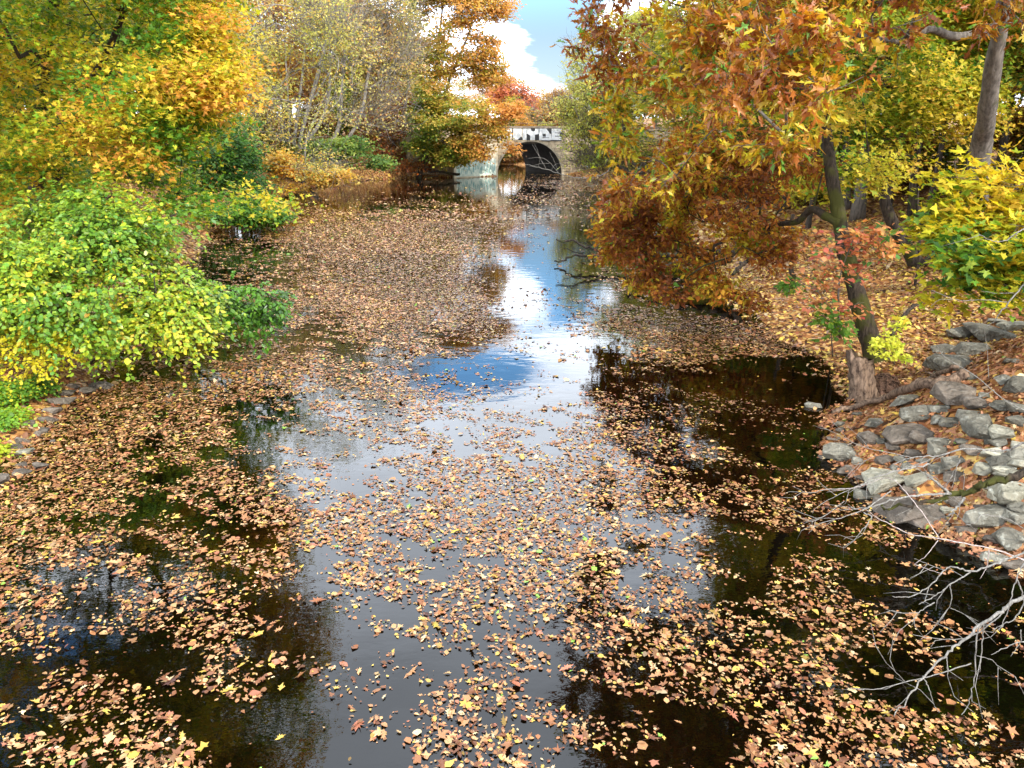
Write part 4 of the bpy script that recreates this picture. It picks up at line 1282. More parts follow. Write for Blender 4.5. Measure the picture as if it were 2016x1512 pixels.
white = [[cp(250, 240), cp(250, 500), cp(600, 500), cp(600, 240)], [cp(625, 240), cp(625, 505), cp(745, 505), cp(830, 505), cp(830, 240)], [cp(850, 240), cp(850, 515), cp(1290, 525), cp(1790, 530), cp(1800, 240)]]
poly_plate('white_lettering', [[(a, b) for a, b in P] for P in white], -.034, M_WHITE, .01)
black = [[(600, 230), (625, 230), (625, 520), (600, 520)], [(450, 325), (600, 325), (600, 345), (450, 345)], [(745, 505), (810, 430), (850, 470), (850, 520), (745, 520)],
         [(1035, 235), (1150, 235), (1145, 300), (1110, 315), (1060, 300)], [(945, 360), (1030, 410), (1030, 535), (940, 520)], [(1145, 395), (1235, 375), (1235, 530), (1145, 530)], [(1236, 240), (1247, 240), (1247, 535), (1236, 535)],
         [(1410, 240), (1540, 240), (1535, 370), (1515, 375)], [(1325, 370), (1405, 370), (1410, 440), (1330, 440)], [(1630, 340), (1800, 340), (1800, 436), (1630, 436), (1630, 420), (1750, 420), (1760, 360), (1630, 352)],
         [(1802, 240), (1816, 240), (1816, 530), (1802, 530)], [(250, 225), (1816, 225), (1816, 240), (250, 240)], [(1300, 528), (1790, 520), (1790, 545), (1300, 545)], [(1330, 455), (1480, 460), (1480, 470), (1330, 475)],
         [(945, 240), (956, 240), (956, 360), (945, 360)], [(1540, 240), (1546, 240), (1546, 500), (1536, 420)]]
poly_plate('black_lettering', [[cp(*q) for q in P] for P in black], -.046, M_BLACK, .01)

# curved cream wing wall to the left of the arch with teal paint at its foot
def wing(name, z0, z1, off, mat, u0, u1, wav=0):
    co, fa = [], []
    us = np.linspace(0, 1, 26)
    for i, t in enumerate(us):
        u = u0 + (u1 - u0) * t
        tt = (-AW - u) / 5.5
        y = -0.25 - off - 1.9 * max(tt, 0) ** 1.6
        topz = z1 if not wav else z1 + wav * math.sin(i * 1.7) * .5 + wav * math.sin(i * .6)
        co += [(u, y, z0), (u, y, topz), (u, y + .5, topz), (u, y + .5, z0)]
    for i in range(len(us) - 1):
        k = 4 * i
        fa += [(k, k + 4, k + 5, k + 1), (k + 1, k + 5, k + 6, k + 2), (k + 3, k + 2, k + 6, k + 7)]
    fa += [(0, 1, 2, 3), (k + 4, k + 7, k + 6, k + 5)]
    return local_mesh(name, co, fa, mat)


wing('wing_wall', -1, 3.4, 0, M_CREAM, -9.6, -AW - .02)
wing('painted_band', .12, 1.75, .02, M_TEAL, -9.3, -AW - .25, .13)
rg = random.Random(3)
stro = []
for i in range(26):
    u = -9.0 + i * .185 + rg.uniform(-.05, .05)
    z = rg.uniform(.3, .8)
    stro.append((u, z, u + rg.uniform(-.12, .15), z + rg.uniform(.35, .75)))
co, fa = [], []
for (u0, z0, u1, z1) in stro:
    def yy(u): return -0.25 - .032 - 1.9 * max((-AW - u) / 5.5, 0) ** 1.6
    k = len(co)
    w = .035
    co += [(u0 - w, yy(u0 - w), z0), (u0 + w, yy(u0 + w), z0), (u1 + w, yy(u1 + w), z1), (u1 - w, yy(u1 - w), z1)]
    co += [(a, b + .008, c) for a, b, c in co[k:k + 4]]
    fa += [(k, k + 1, k + 2, k + 3), (k, k + 3, k + 7, k + 4), (k + 1, k + 5, k + 6, k + 2), (k + 3, k + 2, k + 6, k + 7), (k, k + 4, k + 5, k + 1)]
local_mesh('painted_scrawl', co, fa, M_TEAL2)
# low pale painted patch right of the arch
poly_plate('painted_patch', [[(7.0, .4), (8.6, .35), (9.9, .45), (10.1, 1.2), (8.8, 1.35), (7.2, 1.15)]], -.02, M_TEAL, .012)

# ================================================================== rocks
def rock_mesh(seed, sx, sy, sz):
    r = random.Random(seed)
    bm = bmesh.new()
    for i in range(16):
        v = Vector((r.gauss(0, 1), r.gauss(0, 1), r.gauss(0, 1))).normalized()
        v = Vector([math.copysign(abs(c) ** .6, c) for c in v])
        v *= r.uniform(.75, 1.05)
        bm.verts.new((v.x * sx, v.y * sy, v.z * sz))
    ret = bmesh.ops.convex_hull(bm, input=bm.verts)
    bmesh.ops.delete(bm, geom=[g for g in ret['geom_interior'] if isinstance(g, bmesh.types.BMVert)], context='VERTS')
    for v in [v for v in bm.verts if not v.link_faces]: bm.verts.remove(v)
    bmesh.ops.dissolve_limit(bm, angle_limit=math.radians(14), verts=bm.verts, edges=bm.edges)
    bmesh.ops.bevel(bm, geom=bm.edges[:], offset=min(sx, sy, sz) * .10, segments=2, affect='EDGES', profile=.6)
    bmesh.ops.triangulate(bm, faces=bm.faces)
    bmesh.ops.subdivide_edges(bm, edges=bm.edges[:], cuts=1, use_grid_fill=True)
    for v in bm.verts:
        d = float(fbm(np.array([v.co.x * 5 + seed]), np.array([v.co.y * 5]), np.array([v.co.z * 5]), seed=3)[0]) - .5
        v.co += v.normal * d * min(sx, sy, sz) * .22 if v.normal.length else Vector()
    me = bpy.data.meshes.new('rock')
    bm.to_mesh(me); bm.free()
    return me


rseed = [500]


def rock(px, py, w, h, mat, label, group=None, sink=.25, cat='rock'):
    rseed[0] += 1
    p = on_ground(px, py + h * .35)
    _, _, dep = project(p)
    sx = w * 1.25 * dep / F / 2
    h = h * 1.2
    sz = max(h * dep / F / 2 * .68, sx * .3)
    r = random.Random(rseed[0])
    me = rock_mesh(rseed[0], sx * 1.08, sx * r.uniform(.65, .9), sz * 1.1)
    o = bpy.data.objects.new('rock', me); COL.objects.link(o)
    me.materials.append(mat)
    for pl in me.polygons: pl.use_smooth = False
    o.location = (p[0], p[1] + sx * .2, p[2] + sz * (1 - sink * 2))
    o.rotation_euler = (r.uniform(-.12, .12), r.uniform(-.12, .12), r.uniform(-.3, .3))
    tag(o, label, cat, group)
    return o


RG, RPL, RBR = M_ROCK_GREY, M_ROCK_PALE, M_ROCK_BROWN
NAMED = [(1895, 655, 48, 32, RG, 'grey rock at the top left of the rocky slope'), (1926, 644, 20, 20, RPL, 'small whitish rock beside the topmost grey rock'),
         (2001, 641, 50, 26, RPL, 'pale block at the top of the slope by the right edge'), (1954, 661, 95, 22, RG, 'long flat grey slab near the top of the rocky slope'),
         (1868, 689, 50, 26, RG, 'grey rock above the wide pale grey boulder'), (1920, 687, 62, 26, RG, 'grey rock right of another above the wide boulder'),
         (1886, 716, 95, 38, RG, 'wide grey boulder in brown leaves high on the slope'), (2003, 755, 40, 45, RG, 'tall grey rock at the right edge mid slope'),
         (1893, 770, 80, 45, RBR, 'large flat reddish brown rock at the end of the driftwood log'), (1926, 795, 55, 30, RBR, 'reddish brown rock just below the large brown one'),
         (1784, 791, 60, 32, RG, 'dark rounded rock under the driftwood log'), (1804, 811, 45, 45, RG, 'tilted grey rock below the driftwood log'),
         (1723, 831, 48, 22, RG, 'low slate grey rock near the tip of the log'), (1800, 852, 82, 42, RBR, 'broad purple brown rock in the middle of the slope'),
         (1711, 861, 42, 36, RBR, 'brown wedge shaped rock close to the water'), (1938, 840, 70, 52, RG, 'big square grey rock amid yellow leaves'),
         (1974, 850, 50, 35, RPL, 'light faceted rock against the big square grey one'), (1660, 890, 60, 34, RG, 'dark boulder standing in the water off the rocky shore'),
         (1603, 797, 30, 14, RG, 'small pointed rock poking out of the water near the stump'), (1757, 950, 100, 52, RPL, 'large pale tan boulder behind the tangle of bare twigs'),
         (1806, 944, 50, 28, RPL, 'pale rock right of the large tan boulder'), (1945, 923, 46, 30, RPL, 'pale cube shaped rock above the mossy branch'),
         (1995, 968, 62, 46, RPL, 'very light big rock under the mossy branch at the right edge'), (1942, 1014, 82, 60, RG, 'large rounded grey boulder beneath the mossy branch'),
         (1831, 1020, 75, 36, RBR, 'dark brown flat rock at the water edge'), (1770, 1010, 90, 26, RBR, 'low brown rock half covered by bare twigs'),
         (1997, 1062, 55, 42, RG, 'grey rock at the right edge below the large rounded boulder'), (2001, 1105, 62, 36, RBR, 'brown rock lowest at the right edge by the water')]
for a in NAMED: rock(*a)
GRPR = [(1963, 632, 30, 13, RG), (1985, 709, 26, 13, RG), (2004, 710, 20, 12, RG), (1974, 748, 26, 26, RG), (1983, 798, 50, 22, RG), (1877, 829, 45, 26, RG), (2001, 829, 40, 30, RG), (1657, 847, 20, 15, RBR), (1967, 874, 30, 22, RG),
        (1852, 868, 42, 22, RG), (1847, 886, 50, 32, RG), (1877, 908, 40, 30, RG), (1985, 906, 55, 24, RG), (1981, 935, 36, 16, RPL), (2008, 894, 32, 34, RG), (2006, 1014, 40, 32, RG), (1882, 985, 42, 24, RBR), (1700, 945, 32, 24, RBR),
        (1705, 972, 42, 20, RG), (1848, 922, 32, 28, RG), (1877, 938, 42, 20, RBR), (1760, 880, 26, 18, RBR), (1915, 885, 40, 22, RBR), (1960, 1062, 40, 24, RBR), (1905, 1045, 36, 20, RBR), (1745, 905, 34, 20, RBR), (1690, 815, 20, 10, RG),
        (1780, 905, 30, 20, RG), (1820, 905, 26, 18, RG), (1915, 740, 24, 14, RG), (1850, 735, 22, 12, RG), (1960, 1100, 46, 22, RG), (1895, 870, 26, 16, RG), (1740, 868, 24, 16, RG), (1655, 835, 22, 12, RG), (1640, 862, 26, 12, RBR), (1668, 925, 30, 16, RBR), (1690, 905, 26, 18, RG), (1622, 900, 18, 8, RBR), (1735, 960, 28, 16, RG), (1795, 965, 34, 18, RBR), (1855, 1005, 34, 20, RG), (1700, 858, 26, 14, RG)]
for a in GRPR:
    nm = {id(RG): 'grey', id(RPL): 'pale', id(RBR): 'brown'}[id(a[4])]
    rock(*a, f'smaller {nm} rock among orange leaves on the right slope', f'smaller {nm} rocks on the rocky slope')
rq = random.Random(77)
for i in range(58):
    px = rq.uniform(1700, 2016); py = rq.uniform(max(770, 1010 - (px - 1640) * 1.0), 1075)
    if py > 930 + (px - 1700) * .5: continue
    w_ = rq.uniform(22, 52)
    k_ = rq.choice([RG, RG, RBR, RPL])
    nm = {id(RG): 'grey', id(RPL): 'pale', id(RBR): 'brown'}[id(k_)]
    rock(px, py, w_, w_ * rq.uniform(.45, .75), k_, f'smaller {nm} rock among orange leaves on the right slope', f'smaller {nm} rocks on the rocky slope')
LEFT = [(196, 760, 38, 15, RBR, 'flat brown rock farthest out under the green shrub'), (167, 770, 34, 13, RBR, 'flat brown rock second from the shrub tip'), (121, 786, 42, 26, RBR, 'largest brown rock on the left shore'),
        (101, 805, 32, 19, RBR, 'brown rock directly below the largest left one'), (43, 866, 24, 25, RBR, 'upright brown rock beside the green ground plants'), (47, 889, 30, 10, RPL, 'bright white flat stone on the left shore'),
        (77, 916, 27, 19, RBR, 'dark round rock at the leafy waterline'), (41, 929, 31, 15, RBR, 'dark flat rock left of the round one at the waterline'), (6, 942, 24, 27, RBR, 'rounded brown rock cut by the left edge')]
for a in LEFT: rock(*a)
for a in [(143, 758, 22, 13, RBR), (127, 774, 30, 12, RBR), (95, 826, 30, 14, RBR), (80, 826, 16, 12, RBR), (85, 847, 20, 16, RBR), (71, 854, 17, 15, RBR), (30, 880, 23, 16, RBR), (39, 914, 22, 14, RBR), (58, 832, 18, 18, RBR), (99, 763, 26, 17, RG), (104, 868, 12, 8, RBR)]:
    rock(*a, 'small brown rock in the line along the left shore', 'small rocks along the left shore')

# ================================================================== dead wood
def branch_thing(name, label, cat, lines, mat, k=6, rough=.05, partname='stem', twigs=None, seed=0, group=None):
    """lines: list of (pts3d, r0, r1); first is the main stem"""
    root = empty(name, tuple(lines[0][0][0]))
    tag(root, label, cat, group)
    rng = np.random.default_rng(seed)
    thin = []
    for i, (pts, r0, r1) in enumerate(lines):
        pts = smooth_path(np.array(pts), max(5, len(pts) * 5))
        n_ = len(pts)
        pts[1:-1] += rng.normal(size=(n_ - 2, 3)) * r0 * .5
        rad = np.linspace(r0, r1, n_)
        g = tube_geo(pts, rad, k if r0 > .012 else 5, rough, seed + i)
        nm = partname if i == 0 else 'side_branch'
        link(nm, np_mesh(nm, g[0], g[1], g[2]), mat, root, True)
        if twigs:
            for q in range(twigs):
                j = rng.integers(n_ // 3, n_)
                d = pts[min(j, n_ - 1)] - pts[max(j - 2, 0)]
                d = d / (np.linalg.norm(d) + 1e-9) + rng.normal(size=3) * .6
                d /= np.linalg.norm(d)
                ln = rng.uniform(.12, .4)
                thin.append(tube_geo(np.array([pts[j], pts[j] + d * ln * .5 + rng.normal(size=3) * .02, pts[j] + d * ln + rng.normal(size=3) * .04]), [.0035, .0028, .0015], 4))
    if thin: link('fine_twigs', np_mesh('fine_twigs', *join_geo(thin)[:3]), mat, root)
    return root


def PL(lst, Y0, Y1=None):
    Y1 = Y0 if Y1 is None else Y1
    n_ = len(lst)
    return [dp(a, b, Y0 + (Y1 - Y0) * i / max(1, n_ - 1)) for i, (a, b) in enumerate(lst)]


branch_thing('bare_branch', 'pale bare branch reaching diagonally over the dark water at the lower right', 'branch', [
    (PL([(2060, 1150), (2016, 1174), (1969, 1203), (1931, 1229), (1894, 1263), (1863, 1286), (1820, 1331), (1791, 1366), (1760, 1411)], 5.3, 5.0), .016, .004),
    (PL([(1931, 1229), (1923, 1257), (1920, 1323), (1911, 1366), (1897, 1403), (1857, 1431)], 5.25, 5.1), .007, .002),
    (PL([(1990, 1190), (1940, 1235), (1897, 1257), (1840, 1257), (1797, 1249)], 5.3, 5.3), .006, .002),
    (PL([(1912, 1306), (1851, 1326), (1783, 1343), (1726, 1356), (1683, 1356)], 5.2, 5.1), .0055, .002),
    (PL([(1783, 1343), (1765, 1325), (1743, 1303)], 5.15), .003, .0015), (PL([(1817, 1331), (1830, 1358), (1840, 1391)], 5.15), .0045, .002),
    (PL([(1863, 1286), (1865, 1310), (1866, 1334)], 5.15), .004, .002), (PL([(1936, 1223), (1934, 1270), (1929, 1323)], 5.25), .006, .003),
    (PL([(1923, 1291), (1954, 1300), (1971, 1320)], 5.2), .0035, .0015), (PL([(2030, 1160), (2000, 1215), (1975, 1228), (1955, 1240)], 5.3), .006, .003)], M_TWIG_GREY, 7, .06, twigs=2, seed=1)
branch_thing('bare_branch', 'thin bare grey branch with a bent end above the diagonal one', 'branch', [
    (PL([(2050, 1070), (2009, 1091), (1960, 1110), (1911, 1126), (1880, 1116), (1860, 1123), (1829, 1154), (1791, 1174), (1757, 1174)], 5.6, 5.3), .0095, .003),
    (PL([(1911, 1126), (1871, 1151), (1840, 1174), (1809, 1190)], 5.5, 5.4), .006, .003), (PL([(1871, 1151), (1871, 1189), (1846, 1229)], 5.45), .0045, .002),
    (PL([(1840, 1186), (1809, 1206), (1794, 1231)], 5.4), .0045, .002), (PL([(1871, 1197), (1900, 1210), (1926, 1223)], 5.45), .003, .0015),
    (PL([(1860, 1123), (1830, 1112), (1800, 1100)], 5.5), .003, .0015), (PL([(1809, 1206), (1775, 1207), (1743, 1199)], 5.4), .003, .0015)], M_TWIG_GREY, 6, .05, twigs=2, seed=2)
branch_thing('bare_branch', 'long smooth pinkish twig crossing in front of the shore rocks', 'branch', [
    (PL([(2060, 1115), (2016, 1102), (1945, 1079), (1850, 1061), (1791, 1050), (1741, 1027), (1707, 1005)], 6.3, 6.9), .0085, .003),
    (PL([(1850, 1061), (1809, 1000), (1777, 962), (1764, 948), (1741, 941), (1696, 957), (1628, 969)], 6.5, 7.4), .005, .002),
    (PL([(1847, 1064), (1822, 1095), (1800, 1111)], 6.4), .004, .002), (PL([(1947, 1082), (1942, 1116), (1929, 1140)], 6.2), .005, .002), (PL([(1800, 1111), (1840, 1125), (1862, 1130)], 6.2), .003, .002)],
    bark_material('pinkish_twig', (0.25, 0.19, 0.17), (0.55, 0.47, 0.43), 14), 6, .03, seed=3)
branch_thing('bare_branch', 'forked pale branch hanging down at the right edge', 'branch', [
    (PL([(2040, 1060), (2016, 1106), (2002, 1137), (1990, 1175), (1980, 1217), (1966, 1245)], 5.0), .007, .002), (PL([(2002, 1137), (2010, 1160), (2018, 1190), (2020, 1230)], 5.0), .006, .003),
    (PL([(2030, 1262), (2000, 1266), (1969, 1280), (1951, 1289)], 5.0), .005, .002), (PL([(2010, 1240), (2008, 1265), (1990, 1292)], 5.0), .004, .002)], M_TWIG_GREY, 6, .05, seed=4)
branch_thing('bare_branch', 'arched pale twig in front of the big rounded boulder', 'branch', [
    (PL([(2060, 1060), (2016, 1040), (1985, 1022), (1945, 1014), (1930, 1016), (1922, 1028), (1900, 1034)], 7.4), .006, .003)], M_TWIG_GREY, 6, .05, seed=5)
mossy = branch_thing('mossy_branch', 'thick mossy fallen branch lying over the rocks with silvery twigs toward the water', 'branch', [
    (PL([(2080, 915), (2024, 934), (1956, 950), (1911, 966), (1877, 973), (1831, 986), (1775, 993), (1741, 1002)], 7.61, 8.14), .055, .012),
    (PL([(1872, 973), (1822, 974), (1770, 982), (1734, 991), (1700, 1000), (1662, 1002)], 7.88, 7.96), .014, .004),
    (PL([(1899, 980), (1884, 998), (1868, 1016)], 7.61), .014, .010), (PL([(1872, 973), (1850, 955), (1822, 932)], 7.88), .016, .010),
    (PL([(1831, 914), (1786, 923), (1718, 941), (1687, 960), (1628, 964), (1594, 971), (1560, 957)], 8.05, 7.79), .012, .002),
    (PL([(1755, 966), (1696, 1005), (1628, 1027), (1583, 1041)], 7.96, 7.61), .009, .002), (PL([(1700, 1009), (1716, 1018), (1700, 1040), (1682, 1064)], 7.61, 7.35), .008, .003),
    (PL([(1662, 987), (1605, 1025), (1560, 1012)], 7.79, 7.61), .005, .002), (PL([(1740, 941), (1705, 950), (1650, 975), (1612, 995)], 7.96, 7.7), .006, .002),
    (PL([(1890, 905), (1878, 930), (1861, 960)], 8.14), .007, .004)], M_BARK_MOSS, 8, .1, twigs=5, seed=6)
for ch in mossy.children:
    if not ch.name.startswith('stem'):
        ch.data.materials.clear(); ch.data.materials.append(M_TWIG_GREY)
branch_thing('bare_branch', 'lichen spotted pale branch lying across the middle rocks', 'branch', [
    (PL([(2030, 868), (2003, 876), (1974, 887), (1899, 885), (1850, 896), (1797, 901), (1757, 914)], 8.28, 8.82), .016, .006),
    (PL([(1850, 896), (1830, 905), (1800, 916), (1755, 930)], 8.64, 8.64), .008, .003), (PL([(1797, 901), (1770, 895), (1700, 880), (1660, 860), (1612, 838)], 8.73, 8.82), .006, .002),
    (PL([(1725, 895), (1700, 910), (1685, 915)], 8.73), .004, .002)], M_TWIG_GREY, 7, .12, twigs=4, seed=7)
branch_thing('bare_branch', 'slender pale branch forking beneath the golden maple', 'branch', [
    (PL([(2050, 520), (2016, 560), (1983, 597), (1960, 629), (1943, 643)], 8.6), .012, .004), (PL([(1983, 595), (1930, 590), (1886, 591), (1834, 571)], 8.6), .006, .002),
    (PL([(1996, 577), (1960, 577), (1931, 573)], 8.6), .004, .002), (PL([(1875, 590), (1850, 590), (1833, 603)], 8.6), .003, .002)], M_TWIG_GREY, 6, .05, seed=8)
branch_thing('bare_branch', 'pale curved twig inside the golden maple leaves', 'branch', [
    (PL([(2060, 430), (2016, 451), (1977, 474), (1954, 474), (1926, 460)], 8.4), .009, .003)], M_TWIG_GREY, 6, .05, twigs=2, seed=9)
branch_thing('bare_branch', 'thin straight twig slanting down across the upper rocks', 'branch', [
    (PL([(1845, 680), (1860, 702), (1920, 740), (1975, 785), (2016, 807), (2050, 825)], 9.6, 8.6), .003, .009), (PL([(1958, 768), (1925, 782), (1898, 782)], 9), .004, .002),
    (PL([(1946, 745), (1944, 690), (1938, 650)], 9.4), .004, .002)], M_TWIG_GREY, 5, .04, seed=10)

lp0, lp1, lp2, lp3, lp4 = on_ground(1640, 815), on_ground(1740, 795), on_ground(1800, 778), on_ground(1860, 760), on_ground(1900, 745)
for q in (lp1, lp2, lp3, lp4): q[2] += .06
lp1[2] += .05; lp2[2] += .1
branch_thing('driftwood_log', 'weathered grey brown log lying from the water up the rocky bank', 'log', [([lp0, lp1, lp2, lp3, lp4], .045, .10), ([lp2, on_ground(1830, 765) + [0, 0, .2], on_ground(1880, 750) + [0, 0, .22]], .05, .03)],
             M_WOOD_OLD, 9, .08, 'log', seed=11)

# stump: split slab of old wood and a ball of roots
sp = on_ground(1705, 785)
stump = empty('tree_stump', tuple(sp)); tag(stump, 'broken weathered stump with a matted root ball at the water edge', 'stump')


def stump_slab():
    rng = np.random.default_rng(8)
    _, _, dep = project(sp)
    s_ = dep / F
    co, fa, k = [], [], 22
    rows = 16
    top = dp(1690, 700, sp[1] + .0)
    hgt = top[2] - sp[2] + .25
    for r_ in range(rows + 1):
        t = r_ / rows
        cx = sp[0] + (-28 + 0 * t) * s_ * (t) * .9 + 6 * s_ * (1 - t)
        cy = sp[1]
        for j in range(k):
            a = 2 * math.pi * j / k
            rx = (31 * t + 36 * (1 - t) ** 2 + 10 * (1 - t)) * s_ * .8
            ry = rx * .8
            rid = 1 + .16 * math.sin(a * 7 + t * 2) + .09 * rng.normal()
            z = sp[2] - .25 + hgt * t
            if r_ == rows: z += rng.uniform(-.12, .08) - .1 * math.cos(a)
            co.append((cx + math.cos(a) * rx * rid, cy + math.sin(a) * ry * rid, z))
    for r_ in range(rows):
        for j in range(k):
            fa.append((r_ * k + j, r_ * k + (j + 1) % k, (r_ + 1) * k + (j + 1) % k, (r_ + 1) * k + j))
    c = len(co); co.append((sp[0] - 24 * s_, sp[1], sp[2] - .25 + hgt * .82))
    for j in range(k): fa.append((rows * k + j, rows * k + (j + 1) % k, c))
    me = bpy.data.meshes.new('trunk'); me.from_pydata(co, [], fa); me['world_space'] = 1
    return me


link('trunk', stump_slab(), M_WOOD_OLD, stump, True)
rb = dp(1738, 765, sp[1] + .1)
rng = np.random.default_rng(9)
parts = []
for i in range(260):
    a, b = rng.uniform(0, 6.28), rng.uniform(-1, 1)
    d = np.array([math.cos(a) * math.sqrt(1 - b * b) * .30, math.sin(a) * math.sqrt(1 - b * b) * .28, b * .28])
    p0 = rb + d * rng.uniform(.55, 1)
    t = np.cross(d, rng.normal(size=3)); t /= np.linalg.norm(t)
    parts.append(tube_geo(np.array([p0 - t * .16 - d * .2, p0, p0 + t * .14 - d * .1, p0 + t * .22 - d * .5]), [.006, .013, .01, .004], 4))
core = tube_geo(smooth_path(np.array([rb + [-.12, 0, -.35], rb + [0, 0, 0], rb + [.1, 0, .2]]), 7), np.array([.28, .3, .29, .26, .22, .16, .05]), 10, .1, 3)
parts.append(core)
link('root_ball', np_mesh('root_ball', *join_geo(parts)[:3]), bark_material('root_brown', (0.03, 0.018, 0.012), (0.16, 0.09, 0.06), 12), stump)

# snags lying in the river by the oak
branch_thing('snag', 'dark driftwood snag with a forked tip rising from the water left of the oak', 'snag', [
    (PL([(1345, 505), (1250, 500), (1180, 493), (1140, 480), (1095, 471)], 27, 28), .07, .03), (PL([(1250, 502), (1190, 505), (1140, 502), (1108, 512), (1092, 515)], 27, 27.6), .06, .025),
    (PL([(1148, 500), (1130, 495), (1110, 488)], 27.8), .025, .012), (PL([(1165, 490), (1150, 478), (1128, 478)], 28), .02, .01), (PL([(1200, 505), (1240, 520), (1275, 527)], 27, 26), .03, .01),
    (PL([(1420, 495), (1340, 505), (1250, 500)], 26, 27), .10, .06)], M_BARK_DARK, 7, .08, seed=12)
lg = on_ground(1500, 512)
branch_thing('fallen_log', 'black mossy log slanting from the shore into the shaded water', 'log', [
    (PL([(1530, 440), (1470, 480), (1400, 500), (1340, 500)], 24, 24.5), .13, .09), (PL([(1460, 480), (1420, 515), (1375, 520)], 23.5, 23.5), .12, .06), (PL([(1340, 512), (1280, 540), (1240, 570), (1235, 580)], 24, 22), .05, .015)],
             M_BARK_DARK, 9, .08, 'log', seed=13)
branch_thing('fallen_log', 'short dark log leaning on the leafy shore behind the water edge', 'log', [
    (PL([(1484, 508), (1462, 522), (1443, 540)], 23, 22.6), .07, .05)], M_BARK_DARK, 8, .06, 'log', seed=14)
branch_thing('bare_branch', 'leafless grey branch spreading low in front of the arch', 'branch', [
    (PL([(1210, 318), (1190, 342), (1150, 350), (1110, 345), (1075, 333), (1045, 326), (1030, 322)], 70, 72), .05, .015),
    (PL([(1075, 333), (1060, 305), (1048, 285)], 71.5), .022, .008), (PL([(1100, 341), (1080, 318), (1062, 310), (1040, 312)], 71), .022, .008), (PL([(1100, 341), (1090, 315), (1082, 300)], 71), .016, .008),
    (PL([(1062, 310), (1058, 295), (1052, 283)], 71.5), .014, .008), (PL([(1082, 322), (1066, 322), (1042, 328)], 71.5), .016, .008), (PL([(1060, 328), (1062, 318), (1062, 308)], 71.5), .012, .008),
    (PL([(1085, 336), (1092, 325), (1104, 320)], 71), .012, .008)], M_TWIG_GREY, 5, .04, seed=15)
branch_thing('fallen_branch', 'dark curved branch on the leaf litter behind the yellow sapling', 'branch', [
    ([on_ground(1755, 668) + [0, 0, .08], on_ground(1785, 632) + [0, 0, .22], on_ground(1810, 610) + [0, 0, .2], on_ground(1850, 590) + [0, 0, .1]], .05, .02)], M_BARK_DARK, 7, .08, seed=16)
branch_thing('fallen_log', 'low dark log in the leaves under the left orange tree', 'log', [
    (PL([(905, 343), (860, 338), (815, 330)], 82.5, 83), .14, .08), (PL([(862, 346), (850, 348), (835, 350)], 82), .06, .03)], M_BARK_DARK, 7, .08, 'log', seed=17)
for q, (px, py, w_) in enumerate([(1550, 580, .085), (1803, 565, .04), (1862, 520, .07)]):
    b = on_ground(px, py)
    top = b + np.array([[-.05, .1, 2.2], [-.35, 0, 2.6], [.2, 0, 3.5]][q])
    branch_thing('dead_tree', ['short dark trunk standing on the leafy shore behind the red sapling', 'thin curved stem rising from brown leaves', 'slim grey stem beside the stout leaning trunk'][q], 'trunk',
                 [([b - [0, 0, .1], b * .6 + top * .4 + [.05, 0, 0], top], w_, w_ * .6)], M_BARK_DARK, 8, .06, 'trunk', seed=18 + q)

# ================================================================== fallen leaves
LEAFC = np.array([(0.42, .21, .11), (0.48, .27, .15), (0.34, .16, .08), (0.54, .34, .19), (0.60, .43, .25), (0.27, .115, .06), (0.60, .45, .13), (0.62, .48, .10), (0.42, .17, .12), (0.64, .55, .40), (0.19, .08, .045)])
LEAFW = np.array([.15, .15, .13, .12, .09, .09, .08, .05, .05, .05, .04]); LEAFW /= LEAFW.sum()

